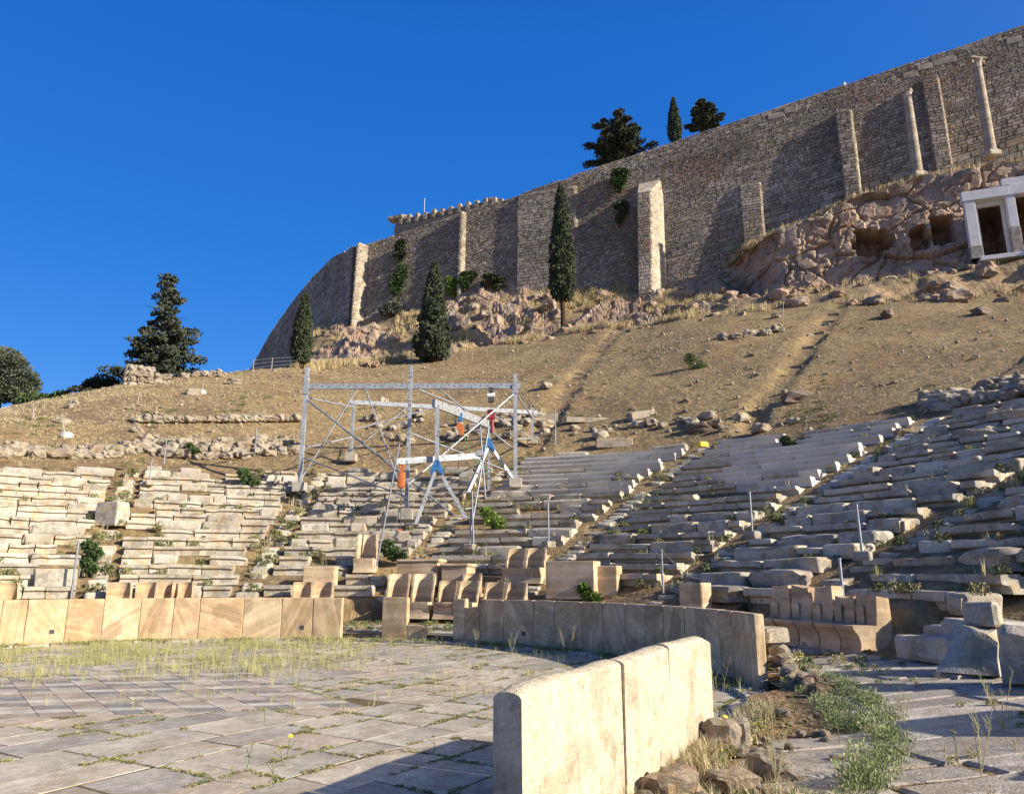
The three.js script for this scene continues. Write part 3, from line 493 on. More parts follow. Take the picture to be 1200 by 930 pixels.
for (let w = 0; w < ROWS.length; w++) {
  const wed = thing('seating_wedge', WEDGE[w], 'stone seating', onRing(ROW_R, (STAIRS[w] + STAIRS[w + 1]) / 2, .3).toArray(), 0, 'wedges of stone bench rows'), P = wed.position, rnd = rngOf(200 + w);
  for (let k = w === 6 ? -2 : 0; k < ROWS[w]; k++) {
    const r = (w === 6 ? max(12.0, rowR(k) + .6 * smooth(8, 0, k)) : rowR(k)), y = rowY(k), gap = (w > 2 ? .60 : .43) / r * 180 / PI; let p = STAIRS[w] + skew(r) + gap, end = STAIRS[w + 1] + skew(r) - gap;
    if ((w === 3 || w === 4) && k >= 10) end -= .12 / r * 180 / PI; if (w === 0) p += 3 * rnd(); if (w === 6) { end = min(end, k < 3 ? 90.5 : 87.2 - k * .12); if (k < 0) { p = max(p, k < -1 ? 83.4 : 82.6); end = 90.5; } }
    p += rnd() * .5; end -= (w === 3 || w === 4) && k >= 11 ? 0 : rnd() * .5;
    while (p < end - 1.2) {
      const wantL = w < 3 ? .5 + rnd() * 1.15 : .6 + rnd() * 1.5, L = min(wantL, (end - p) * rad(1) * r), phi = p + L / r / rad(1) / 2, left = w < 3;
      p += (L + .012) / r / rad(1);
      if (L < .35) continue;
      if (KEEP.some(([a, b, c, d]) => phi > a && phi < b && k >= c && k <= d)) continue;
      const topEdge = k >= ROWS[w] - 2, dmg = left ? .18 + .5 * smooth(10, 16, k) : w === 3 ? .16 + (k > 17 && phi < 20 ? .5 : 0) : w === 4 ? .14 : .42;
      const rest = (w === 3 && k >= 12 && k < 20 && phi > 13.5 + (rnd() - .5) * 4 && n3(phi * .35, k * .6, 3) > -.28) || (w === 4 && k >= 11 && k < 20 && phi > 40 - (k - 11) * .9 && n3(phi * .3, k * .7, 8) > -.30) || (w === 4 && k >= 16 && n3(phi * .3, k * .7, 8) > -.1);
      const q = rnd(); let geo, mt, sc = 1;
      if (!rest && topEdge && rnd() < .35) continue;
      if (!rest && rnd() < (left ? .04 : .03)) continue;
      if (rest) { let i = 0; while (i < 5 && LENS[i + 1] <= L + .1) i++; geo = restVar[i]; sc = L / LENS[i]; mt = M.restored[floor(rnd() * 3)]; }
      else { let i = 0; while (i < 5 && LENS[i + 1] <= L + .1) i++; const st = q < dmg ? 'rough' : q < dmg + .45 ? (left ? 'worn' : 'worn2') : left || rnd() < .3 ? 'good' : 'good2'; geo = benchVar[st][i][floor(rnd() * 3)]; sc = L / LENS[i]; const set = left ? M.marble : M.marble; mt = set[floor(rnd() * set.length)]; }
      const c = onRing(r + (rest ? 0 : (rnd() - .5) * .06), phi, y + (rest ? 0 : (rnd() - .5) * (left ? .04 : .05)));
      if (!rest && w > 4 && rnd() < .12) { // fallen boulder instead of a bench stone
        const m = mesh('bench_block', boulderVar[floor(rnd() * 6)], mt, wed, [c.x - P.x, c.y - P.y - .36, c.z - P.z], -rad(phi) + (rnd() - .5) * .5); m.scale.set(L * .95, .38 + rnd() * .12, .62 + rnd() * .25); m.position.add(V3(-sin(-rad(phi)) * .35, 0, -cos(rad(phi)) * .35)); continue;
      }
      const m = mesh('bench_block', geo, mt, wed, [c.x - P.x, c.y - P.y, c.z - P.z], -rad(phi) + (rest ? 0 : (rnd() - .5) * .05)); m.scale.x = sc; if (!rest) { m.rotation.z = (rnd() - .5) * .03; m.rotation.x = (rnd() - .5) * .03; }
    }
  }
}
const stepVar = [0, 1, 2, 3, 4].map(i => blockGeo(.62, .30, .42, { bevel: .05, rough: .04, chip: 1.2, seed: 60 + i }));
for (let s = 1; s < STAIRS.length - 1; s++) {
  const LB = ['worn radial stairway beside the white block and leafy plants', 'worn radial stairway left of the gantry foot', 'broken stairway under the gantry', 'shaded stairway along the bright bench ends', 'stairway below the white notched marble bench ends', 'tumbled stairway climbing past the short metal posts'];
  const st = thing('stone_stairway', LB[s - 1], 'stairway', onRing(12.4, STAIRS[s], .3).toArray(), 0, 'radial stairways between the wedges'), rnd = rngOf(300 + s);
  for (let k = 0; k < min(ROWS[s - 1], ROWS[s]) * 2; k++) {
    const r = 12.55 + RUN / 2 * k, y = ROW_Y - (s > 2 ? .29 : .18) + RISE / 2 * k, c = onRing(r + .12, STAIRS[s] + skew(r), y - .30 + (rnd() - .5) * .05); if (rnd() < (s < 4 ? .25 : .12)) continue;
    const set = s < 3 ? M.marble : M.marble, clean = s === 5 && k > 22; const m = mesh('step', stepVar[floor(rnd() * 5)], clean ? M.restored[k % 3] : set[floor(rnd() * set.length)], st, c.sub(st.position).toArray(), -rad(STAIRS[s] + skew(r)) + (rnd() - .5) * .4); m.scale.set(.7 + rnd() * .4, .8 + rnd() * .25, .9 + rnd() * .2); m.rotation.z = (rnd() - .5) * .05;
  }
}

// ---------------------------------------------------------------- marble thrones and statue bases
function throneBack(w, h) { // concave round back with arms that slope down to the front
  const N = 14, pos = [], idx = [], R = w / 2 - .05, topAt = t => h * lerp(1, .30, smooth(.62, 1.0, abs(t)));
  for (let i = 0; i <= N; i++) { const t = -1 + 2 * i / N, a = t * 1.75, ix = sin(a) * R, iz = -cos(a) * R * .95, k = 1.0; let ox = Math.sign(t || 1) * w / 2, oz = iz; const f = abs(t); if (f < .55) { ox = ix / .82; oz = -w / 2 - .02; } ox = clamp(ox, -w / 2, w / 2); for (const [x, z, y] of [[ix, iz, 0], [ix, iz - .03 * (1 - f), topAt(t)], [ox, oz, topAt(t)], [ox, oz, 0]]) pos.push(x, y, z); }
  for (let i = 0; i < N; i++) for (let j = 0; j < 3; j++) { const a = i * 4 + j, b = a + 4; idx.push(a, b, a + 1, a + 1, b, b + 1); }
  idx.push(0, 1, 2, 0, 2, 3); const e = N * 4; idx.push(e, e + 2, e + 1, e, e + 3, e + 2);
  const g = new THREE.BufferGeometry(); g.setAttribute('position', new THREE.Float32BufferAttribute(pos, 3)); g.setIndex(idx); return finish(g, .5, w * 7);
}
const seatPro = [[-.36, 0], [.36, 0], [.31, .07], [.28, .18], [.30, .30], [.36, .40], [.37, .47], [-.36, .47]];
const throneSeat = [.60, .66].map((w, i) => profileGeo(seatPro, w, { rough: .006, chip: .02, seed: 70 + i, step: .3 })), throneBk = [.60, .66].map(w => throneBack(w, .60)), tallBk = throneBack(.70, .80), footGeo = blockGeo(.66, .12, .86, { bevel: .02, seed: 75 });
function throne(label, pos, phi, i, mt, tall, group) {
  const t = thing('marble_throne', label, 'throne', pos, -rad(phi), group); mesh('seat', throneSeat[i], mt, t); mesh('backrest', tall ? tallBk : throneBk[i], mt, t, [0, .465, -.02]); return t;
}
{
  const rnd = rngOf(400), spots = [[8, 0], [140, 1], [172, 0], [196, 1], [214, 0], [354, 0], [377, 1]];
  for (const [px, i] of spots) { const [X] = rayOf(px, 690), rr = 12.0; const a = X * X + 1, b = -2 * (X * CX + CD), c = CX * CX + CD * CD - rr * rr, d = (-b + sqrt(b * b - 4 * a * c)) / (2 * a), phi = polar(X * d, d)[1]; throne(px < 20 ? 'round backed throne standing apart behind the sunlit parapet beside the tall post' : px < 300 ? 'round backed throne in a set of four behind the sunlit parapet' : 'round backed throne of a pair below the square block behind the parapet', onRing(rr, phi, .40).toArray(), phi, i, M.throne[floor(rnd() * 3)], false, px < 20 ? null : px < 300 ? 'four thrones behind the sunlit parapet' : 'pair of thrones below the square block'); }
  const mid = [[466, 686, 0], [495, 690, 1], [524, 688, 0], [548, 688, 1]];
  for (const [px, py, i] of mid) { const [X] = rayOf(px, py), rr = 12.0; const a = X * X + 1, b = -2 * (X * CX + CD), c = CX * CX + CD * CD - rr * rr, d = (-b + sqrt(b * b - 4 * a * c)) / (2 * a), phi = polar(X * d, d)[1]; throne(px < 500 ? 'high backed marble throne seen through the gap of the parapet' : 'lower marble throne beside the high backed ones at the parapet gap', onRing(rr, phi, .44).toArray(), phi, i, M.throne[floor(rnd() * 3)], px < 500, px < 500 ? 'high backed thrones at the parapet gap' : 'lower thrones at the parapet gap'); }
  for (const px of [606, 640]) { const phi = px === 606 ? 26.2 : 29.4; throne('low shaded marble throne behind the curved parapet', onRing(12.05, phi, .40).toArray(), phi, 1, M.throne[1], false, 'thrones behind the curved parapet'); }
  throne('small marble throne standing taller between statue bases and the low thrones', onRing(12.55, 21.6, .66).toArray(), 21.6, 0, M.throne[0]);
  throne('tall high backed marble throne set alone among the bench rows', onRing(14.35, 3.9, 1.75).toArray(), 3.9, 1, M.throne[2], true);
  // a double throne on the second row
  const dt = thing('double_throne', 'double marble throne standing behind the statue bases', 'throne', onRing(13.75, 27.0, 1.42).toArray(), -rad(27)); mesh('seat', profileGeo(seatPro, 1.32, { rough: .008, chip: .03, seed: 81, step: .3 }), M.throne[2], dt); for (const x of [-.33, .33]) mesh('backrest', throneBk[1], M.throne[2], dt, [x, .465, -.02]);
  // five block thrones in a row, dark side to the camera, sunlit end
  const row = thing('throne_row', 'row of five joined block thrones in shade with one sunlit end', 'thrones', onRing(12.0, 74, floorY(12)).toArray(), -rad(74), null);
  const blockPro = (h, b) => [[-.46, 0], [.28, 0], [.20, .06], [.16, .20], [.20, .34], [.29, .44], [.30, .50], [-.16 + b, .50], [-.19, .72], [-.20, h], [-.46, h - .01]];
  for (let i = 0; i < 5; i++) { const phi = 68.2 + i * 2.9, h = i < 3 ? 1.16 : .98, c = onRing(12.0, phi, floorY(12) - .06).sub(row.position).applyAxisAngle(V3(0, 1, 0), rad(74)); const m = mesh('throne', profileGeo(blockPro(h, 0), .568, { rough: .010, chip: .05, seed: 90 + i, step: .2 }), M.throne[i % 3], row, c.toArray(), rad(74) - rad(phi)); mesh('back_panel', blockGeo(.22, .30, .03, { bevel: .008, rough: .004, seed: i }), M.throne[(i + 1) % 3], m, [-.14, .505, -.15]); }
  // statue bases and large blocks
  const base = (label, phi, r, y, l, h, w, mt, cap) => { const t = thing('statue_base', label, 'statue base', onRing(r, phi, y).toArray(), -rad(phi)); mesh('die', blockGeo(l, h, w, { bevel: .012, rough: .006, seed: phi }), mt, t); if (cap) { mesh('cornice', blockGeo(l + .10, .09, w + .08, { bevel: .02, rough: .006, seed: phi + 1 }), mt, t, [0, h + .002, 0]); } return t; };
  base('wide tan statue base with a moulded cornice', 13.2, 13.2, 1.34, 1.30, .72, .75, M.throne[0], true);
  base('narrow statue base beside the wide corniced one', 18.6, 13.15, 1.34, .84, .58, .7, M.throne[1], true);
  base('square tan marble block at the end of a bench row beside the lone throne', -.9, 13.15, 1.30, .98, .62, .6, M.throne[0], false);
  const big = thing('statue_base', 'large plain sunlit marble block with a smaller pier at its end', 'statue base', onRing(12.75, 36.3, 1.02).toArray(), -rad(24)); mesh('die', blockGeo(1.42, 1.02, .62, { bevel: .012, rough: .006, seed: 31 }), M.throne[2], big); mesh('pier', blockGeo(.58, .92, .5, { bevel: .02, rough: .01, seed: 32 }), M.throne[0], big, [.98, -.03, -.25]);
  base('upright marble slab beside the weeds behind the curved parapet', 56.5, 12.1, .42, .70, 1.06, .34, M.throne[0], false);
  // fallen throne fragments by the passage
  const f1 = thing('throne_fragment', 'broken marble throne with a flared front standing in the shade', 'throne fragment', at(1152, 782, 10.6).setY(.40).toArray(), -.9); const narrow = (g, h, a, b) => { const p = g.attributes.position; for (let i = 0; i < p.count; i++) p.setX(i, p.getX(i) * lerp(a, b, clamp(p.getY(i) / h, 0, 1))); g.computeVertexNormals(); return toCreasedNormals(g, .5); }; mesh('seat', narrow(profileGeo([[-.35, 0], [.5, 0], [.30, .2], [.18, .42], [.14, .58], [-.35, .60]], .62, { rough: .05, chip: .12, seed: 93, step: .12 }), .6, 1.2, .72), M.marble[2], f1); mesh('backrest', narrow(blockGeo(.46, .32, .24, { bevel: .03, rough: .02, chip: .8, seed: 94 }), .32, 1, .9), M.marble[2], f1, [0, .56, -.2]);
  single('throne_fragment', 'chipped pale marble block standing beside the flared throne fragment', 'throne fragment', profileGeo([[-.28, 0], [.16, 0], [.20, .30], [.32, .56], [.16, .70], [-.05, .62], [-.28, .66]], .46, { rough: .05, chip: .14, seed: 95, step: .10 }), M.marble[1], at(1205, 800, 9.4).setY(.40).toArray(), -.55);
}
// ---------------------------------------------------------------- citadel wall: coursed rubble, every stone real
function stonesOn(A, U, Vv, N, width, height, o) { // A lower left corner (seen from outside), U along, Vv up, N outwards
  const { seed, ch = [.3, .5], sl = [.4, 1.1], lo = () => 0, hi = () => height, col, out, proud = .05 } = o, rnd = rngOf(seed); let v = 0;
  while (v < height) {
    const f = (o.grow ? o.grow(v / height) : 1) * (rnd() < .14 ? 1.45 : 1), h = (ch[0] + rnd() * (ch[1] - ch[0])) * f; let u = -rnd() * .4;
    while (u < width) {
      const w = (sl[0] + rnd() * rnd() * (sl[1] - sl[0]) * 1.6) * f, u0 = max(0, u), u1 = min(width, u + w), um = (u0 + u1) / 2; u += w;
      if (u1 - u0 < .12 || v + h * .5 > hi(um) || v + h < lo(um)) continue;
      const j = () => (rnd() - .5) * .09 * f, g = .012, p = .02 + rnd() * proud, q = [[u0 + g, v + g], [u1 - g, v + g], [u1 - g, min(v + h - g, hi(um))], [u0 + g, min(v + h - g, hi(um))]].map(([a, b]) => [clamp(a + j(), u0, u1), b + j()]);
      const P = (a, b, n) => [A.x + U.x * a + Vv.x * b + N.x * n, A.y + U.y * a + Vv.y * b + N.y * n, A.z + U.z * a + Vv.z * b + N.z * n];
      const cu = (q[0][0] + q[2][0]) / 2, cv = (q[0][1] + q[2][1]) / 2, bev = .03 * f;
      const fr = q.map(([a, b]) => P(a + Math.sign(cu - a) * bev, b + Math.sign(cv - b) * bev, p)), bk = q.map(([a, b]) => P(a, b, -.05));
      const pos = [], uv = []; const tri = (a, b, c, ua, ub, uc) => { pos.push(...a, ...b, ...c); uv.push(...ua, ...ub, ...uc); }; const off = rnd() * 5;
      const uq = q.map(([a, b]) => [a + off, b + off]); tri(fr[0], fr[1], fr[2], uq[0], uq[1], uq[2]); tri(fr[0], fr[2], fr[3], uq[0], uq[2], uq[3]);
      for (let k = 0; k < 4; k++) { const l = (k + 1) % 4; tri(bk[k], bk[l], fr[l], uq[k], uq[l], uq[l]); tri(bk[k], fr[l], fr[k], uq[k], uq[l], uq[k]); }
      const c = P(cu, cv, 0), pm = pixOf(V3(...c)), seen = pm[0] > 0 && pm[0] < 1200 && pm[1] > 0 && pm[1] < 930;
      out.push({ pos, uv, c: col(um, v + h / 2, c, rnd, w * h), c0: c, size: (u1 - u0) * h / (pm[2] * pm[2]) * (seen ? 1 : 0) });
    } v += h;
  }
}
function stoneGeo(list, origin) {
  const pos = [], uv = [], col = []; for (const s of list) { for (let i = 0; i < s.pos.length; i += 3) { pos.push(s.pos[i] - origin.x, s.pos[i + 1] - origin.y, s.pos[i + 2] - origin.z); col.push(...s.c); } uv.push(...s.uv); }
  const g = new THREE.BufferGeometry(); g.setAttribute('position', new THREE.Float32BufferAttribute(pos, 3)); g.setAttribute('uv', new THREE.Float32BufferAttribute(uv, 2)); g.setAttribute('color', new THREE.Float32BufferAttribute(col, 3)); g.computeVertexNormals(); return g;
}
const wallColor = () => (u, v, c, rnd, size) => {
  const a = n3(c[0] * .09, c[1] * .13, c[2] * .09), b = n3(c[0] * .3, c[1] * .3, c[2] * .3 + 5), k = (.53 + .20 * a + .15 * b + .10 * n3(c[1] * 1.1, 3, 3)) * (.70 + rnd() * .58) + (rnd() < .07 ? .2 : 0), w = rnd();
  let q = [k * 1.04, k * .94, k * .82]; const ru = smooth(.12, .4, n3(c[0] * .14 + 9, c[1] * .16, c[2] * .14)) * rnd() * .6; return q.map((x, i) => lerp(x, [.52, .37, .25][i] * (.6 + rnd() * .6), ru));
};
{
  const o = wallAt(40, 0, 35), wall = thing('citadel_wall', 'towering rubble stone fortification wall with buttresses above the rock', 'fortress wall', o.toArray()), all = [], Y3 = V3(0, 1, 0);
  const flat = (s, n, y) => wallAt(s, n, y), U = V3(-WD[0], 0, WD[1]).clone(), Nn = V3(WN[0], 0, -WN[1]); // U runs to the right seen from outside
  const H = 21, Us = V3(-WD[0], -T_TOP.k, WD[1]);  // courses run parallel to the sloping top
  const sEnd = sOf(414, 330), sMid = sOf(840, 240), bays = [[-18, sMid], [sMid, sOf(640, 280)], [sOf(640, 280), sEnd]];
  for (const [a, b] of bays) {
    const top = flat(b, 0, wallTop(b)), A = flat(b, .5, wallTop(b) - H), Vv = top.clone().sub(A).divideScalar(H), w = b - a, near = a < 20;
    stonesOn(A, Us, Vv, Nn, w, H, { seed: 500 + round(a), ch: near ? [.26, .48] : [.18, .34], sl: near ? [.38, 1.05] : [.26, .66], grow: v => near ? lerp(1.4, .72, smooth(.1, .75, v)) * (v > .955 ? 1.5 : 1) : lerp(1.1, .85, v), lo: u => max(0, wallBase(b - u) - 2.5 - (wallTop(b - u) - H)), hi: u => H - .05 - .35 * max(0, n3(u * .25, a, 2)), col: wallColor(), out: all });
  }
  // bend at the far end
  const BOT = 24, yE = wallTop(sEnd), pE = flat(sEnd - .4, 1.3, BOT), bend = [pE, ...[[404, 297], [393, 302.5], [382, 311], [371, 322], [358, 337], [345, 353], [330, 373], [317, 392], [286, 446]].map(([px, py]) => { const [X, Y] = rayOf(px, py), d = (yE - EYE) / Y - 1.2; return V3(X * d, BOT, -d); })];
  for (let i = 0; i + 1 < bend.length; i++) { const A = bend[i + 1], d = bend[i].clone().sub(A), w = d.length(); d.normalize(); stonesOn(A, d, Y3, V3(-d.z, 0, d.x), w, yE - BOT, { seed: 560 + i, ch: [.3, .5], sl: [.4, 1.0], col: wallColor(), out: all }); }
  // core behind the stones
  const prism = P => { const pos = []; for (const [i, j, k, l] of [[0, 1, 2, 3], [1, 5, 6, 2], [4, 0, 3, 7], [3, 2, 6, 7], [5, 4, 7, 6]]) for (const q of [P[i], P[j], P[k], P[i], P[k], P[l]]) pos.push(q.x - o.x, q.y - o.y, q.z - o.z); const q = new THREE.BufferGeometry(); q.setAttribute('position', new THREE.Float32BufferAttribute(pos, 3)); return finish(q, 0); };
  { const a = -18, b = sEnd, c = s => wallTop(s) - .35; mesh('wall_core', prism([flat(b, .46, c(b) - H), flat(a, .46, c(a) - H), flat(a, -.04, c(a)), flat(b, -.04, c(b)), flat(b, -2.2, c(b) - H), flat(a, -2.2, c(a) - H), flat(a, -2.2, c(a)), flat(b, -2.2, c(b))]), M.wallCore, wall); }
  for (let i = 0; i + 1 < bend.length; i++) { const A = bend[i + 1].clone(), B = bend[i].clone(), d = B.clone().sub(A).normalize(), n = V3(-d.z, 0, d.x), f = (p, k, y) => p.clone().addScaledVector(n, k).setY(y); mesh('wall_core', prism([f(A, -.03, BOT - 4), f(B, -.03, BOT - 4), f(B, -.03, yE - .4), f(A, -.03, yE - .4), f(A, -2.5, BOT - 4), f(B, -2.5, BOT - 4), f(B, -2.5, yE - .4), f(A, -2.5, yE - .4)]), M.wallCore, wall); }
  // buttresses: [s of the right edge, width, projection at foot, at top, top height, foot height]
  const but = (pr, pl, py, p0, p1, pyTop, splay = .5) => { const s = sOf(pr, py, p1), e = sOf(pl, py, p1), y1 = pyTop ? yOn(pr, pyTop, p1) : min(wallTop(s), wallTop(e)) - .25 - (splay === .7 ? .25 : 0); return [s, e - s, p0, p1, y1, wallBase(s) - 6, splay]; };
  const B = [but(418, 416, 330, 1.7, 1.4, 0, .8), but(541, 538, 290, .9, .8, 0, .35), but(674, 607, 260, .45, .38, 0, .7), but(763, 748, 250, 3.2, 1.5, 222, 1.5), but(893, 870, 250, .9, .5, 212), but(1002, 985, 180, 1.5, .85, 126), but(1106, 1088, 140, 1.3, .8, 86)];
  for (const [s, w, p0, p1, y1, y0, splay] of B) {
    const list = [], h = y1 - y0, so = s * 3 | 0, front = { seed: 600 + so, ch: [.28, .46], sl: [.35, .9], grow: v => lerp(1.25, .8, v), col: wallColor(), out: list, proud: .05 };
    const A = flat(s + w, p0 + .55, y0), T = flat(s + w, p1, y1), Vv = T.clone().sub(A).divideScalar(h); stonesOn(A, U, Vv, Nn, w, h, front);
    // sunlit right cheek and left cheek: sheared so that they follow the sloping front
    for (const right of [true, false]) {
      const e = right ? s : s + w, cheek = []; const depth = p0 + .55 + .3; const N2 = right ? U : U.clone().negate(), uu = right ? Nn.clone().negate() : Nn.clone();
      const A2 = right ? flat(e, p0 + .55, y0) : flat(e, -.3, y0); const hiAt = u => h;
      stonesOn(A2, uu, Y3, N2, depth, h, { seed: 650 + so + (right ? 1 : 0), ch: [.3, .46], sl: [.35, .8], col: wallColor(), out: cheek, proud: .04 });
      for (const st of cheek) { for (let i = 0; i < st.pos.length; i += 3) { const P = V3(st.pos[i], st.pos[i + 1], st.pos[i + 2]), [ss, nn] = wallSN(P.x, -P.z), v = (P.y - y0) / h, lim = lerp(p0 + .55, p1, v), k = (nn + .3) / (depth), n2 = -.3 + k * (lim + .3), q = wallAt(right ? ss - splay * (1 - k) : ss, n2, P.y); st.pos[i] = q.x; st.pos[i + 2] = q.z; } list.push(st); }
    }
    const cg = (() => { const e = .02, P = (ss, n, y) => flat(ss, n, y).sub(o).toArray(), a = P(s + w - e, p0 + .5, y0), b = P(s + e, p0 + .5, y0), c = P(s + e, p1 - .05, y1 - .06), d = P(s + w - e, p1 - .05, y1 - .06), a2 = P(s + w - e, -.4, y0), b2 = P(s + e - splay * 1.05, -.4, y0), c2 = P(s + e - splay * 1.05, -.4, y1 - .06 + (w < 2.4 && p0 > 3 ? 2.6 : .02)), d2 = P(s + w - e, -.4, y1 - .06 + (w < 2.4 && p0 > 3 ? 2.6 : .02)); const pos = []; for (const [i, j, k, l] of [[a, b, c, d], [b, b2, c2, c], [a2, a, d, d2], [d, c, c2, d2]]) pos.push(...i, ...j, ...k, ...i, ...k, ...l); const q = new THREE.BufferGeometry(); q.setAttribute('position', new THREE.Float32BufferAttribute(pos, 3)); return finish(q, 0); })();
    const bt = mesh('buttress', cg, mat(lin(.82, .74, .63), tStone, bStone, .05, 1), wall);
    const sm = mesh('buttress_stones', stoneGeo(list, o), M.wallStone, bt); sm.userData.kind = 'stuff';
  }
  all.sort((a, b) => b.size - a.size);
  all.slice(0, 290).forEach(s => { const c = V3(...s.c0); mesh('stone', stoneGeo([s], c), M.wallStone, wall, c.sub(o).toArray()); });
  mesh('stone_courses', stoneGeo(all.slice(290), o), M.wallStone, wall).userData.kind = 'stuff';
  // coping course with a few larger pale blocks
  const rnd = rngOf(71); for (let s = -18; s < 60;) { const l = .9 + rnd() * 1.4; const pale = s < 30 && s > -4 && rnd() < .24; if (pale) { const m = mesh('coping_block', blockGeo(l, .75, .5, { bevel: .03, rough: .02, seed: s + 50 }), mat(lin(.55, .50, .43), tStone, bStone, .03), wall, flat(s + l / 2, -.12, wallTop(s + l / 2) - .95 - rnd() * 1.1).sub(o).toArray(), atan2(Nn.x, Nn.z)); } s += l; }
}
// ---------------------------------------------------------------- rock cliff with caves below the columns
const cave = (x0, x1, y0, y1, d, p) => { const n = 7.6, a = sOf(x1, (y0 + y1) / 2, n), b = sOf(x0, (y0 + y1) / 2, n), xm = (x0 + x1) / 2; return { s: (a + b) / 2, w: (b - a) / 2, y: (yOn(xm, y0, n) + yOn(xm, y1, n)) / 2, h: (yOn(xm, y0, n) - yOn(xm, y1, n)) / 2, d, p }; };
const CAVES = [cave(1146, 1188, 226, 304, 5.5, 12), cave(1193, 1236, 212, 300, 5.5, 12), cave(1093, 1118, 253, 286, 3.6, 16), cave(1066, 1091, 266, 294, 2.6, 2.6), cave(1000, 1046, 265, 300, 3.4, 2.6)];
{
  const g = [], S = 380, T = 106, s0 = -24, s1 = CLIFF_END + .8, pos = [], uv = [], col = [], idx = [];
  for (let i = 0; i <= S; i++) for (let j = 0; j <= T; j++) {
    const s = lerp(s0, s1, i / S), foot = cliffFoot(s) - 1.2, top = cliffTop(s) + .9 * fbm(s * .4, 1, 2, 3), nc = cliffN(s); let n, y;
    const F = 80;
    if (j <= F) { const t = j / F; y = lerp(foot, top, t);
      const low = 1.6 * pow(1 - t, 2), bulge = 1.1 * fbm(s * .16, y * .22, 3, 3) * 2 + .38 * (ridge(s * .35 + y * .12, y * .55, 6, 3) - .6) + .16 * fbm(s * 1.6, y * 1.6, 9, 3);
      const A = blocks(s * .24 + .3 * n3(s * .5, y * .5, 1), y * .27 + s * .05, 11), B2 = blocks(s * .85, y * .8 + s * .1, 12); n = nc + (low + bulge * .28 + .55 * A[0] - .34 * A[1] + .18 * B2[0] - .10 * B2[1]) * clamp(nc / 4, .15, 1); const flute = smooth(sOf(930, 320, 7), sOf(890, 320, 7), s) * .8 * abs(sin(s * 1.9 + y * .5 + 2 * fbm(s * .3, y * .3, 1, 2))); n -= flute;
      for (const c of CAVES) { const k = pow(pow(abs((s - c.s) / c.w), c.p) + pow(abs((y - c.y) / c.h), c.p), 1 / c.p) + (c.p < 4 ? .35 * n3(s * 1.2, y * 1.2, 4) : .0); n -= c.d * (1 - smooth(.92, 1.06, k)) * (c.p < 4 ? 1 : 1); }
      n -= .22 * (1 - smooth(0, .07, abs(fbm(s * .33, y * .42, 17, 3)))) ;
    } else { const t = (j - F) / (T - F); n = lerp(nc, -.9, t); y = lerp(top, max(top, wallBase(s) - .2), pow(t, .8)) + .55 * fbm(s * .7, n * .7, 12, 3) * sin(t * PI) ; if (j === F + 1) n = nc + .1 * n3(s, 1, 1); }
    const P = wallAt(s, n, y); pos.push(P.x, P.y, P.z); uv.push(s, j <= F ? y : top + (nc - n)); const red = smooth(.0, .35, fbm(s * .2, y * .3, 33, 3)), pale = smooth(.05, .3, fbm(s * .35, y * .3, 43, 3)); let c = [.92, .87, .81]; c = c.map((v, k) => lerp(v, [.88, .75, .66][k], red * .5)); c = c.map((v, k) => lerp(v, [.95, .92, .87][k], pale * .5)); if (j > F + 1) c = c.map((v, k) => lerp(v, [.86, .74, .52][k], .5)); col.push(...c);
  }
  for (let i = 0; i < S; i++) for (let j = 0; j < T; j++) { const a = i * (T + 1) + j, b = a + T + 1; idx.push(a, a + 1, b, b, a + 1, b + 1); }
  const q = new THREE.BufferGeometry(); q.setAttribute('position', new THREE.Float32BufferAttribute(pos, 3)); q.setAttribute('uv', new THREE.Float32BufferAttribute(uv, 2)); q.setAttribute('color', new THREE.Float32BufferAttribute(col, 3)); q.setIndex(idx);
  const m = mesh('rock_cliff', toCreasedNormals(q.toNonIndexed(), .35), M.rock); tag(m, 'pinkish grey limestone cliff with caves under the two columns', 'cliff', null, 'structure');
}
const cliffFaceN = 7.9;
// marble portal in front of the cave
{
  const face = 8.7, pC = sOf(1166, 270, face), y0 = yOn(1166, 302, face), o = wallAt(pC, face, y0), turn = atan2(WN[0], -WN[1]), t = thing('marble_portal', 'white marble portal with square posts in front of a dark cave', 'portal', o.toArray(), turn);
  const X = px => pC - sOf(px, 260, face), Y = py => yOn(1166, py, face) - y0, slab = (name, x0, x1, h0, h1, dz, th, m = M.white) => mesh(name, blockGeo(X(x1) - X(x0) - .006, h1 - h0 - .004, th, { bevel: .02, rough: .008, seed: x0 }), m, t, [(X(x0) + X(x1)) / 2, h0, dz]);
  const H1 = Y(233), H2 = Y(222);
  slab('post', 1132, 1145, 0, H1, 0, .8); slab('post', 1182, 1193, 0, H1, 0, .75); slab('post', 1232, 1246, 0, H1, 0, .8); slab('patched_base', 1131.2, 1145.8, 0, Y(287), .03, .86, M.concrete); slab('patched_base', 1181.4, 1193.6, 0, Y(270), .03, .80, M.concrete);
  slab('lintel', 1130, 1188, H1, H2, .02, .9); slab('lintel', 1188.2, 1250, H1, H2 + .08, 0, .9); slab('upper_block', 1180, 1248, H2 + .09, H2 + .75, -.05, .85);
  slab('inner_frame', 1146, 1149.5, 0, H1 - .4, -.55, .4); slab('inner_frame', 1178, 1181.8, 0, H1 - .4, -.55, .4); slab('inner_lintel', 1146, 1181.8, H1 - .4, H1 - .02, -.55, .4); slab('sill', 1140, 1240, -.42, -.005, .2, 1.4);
}
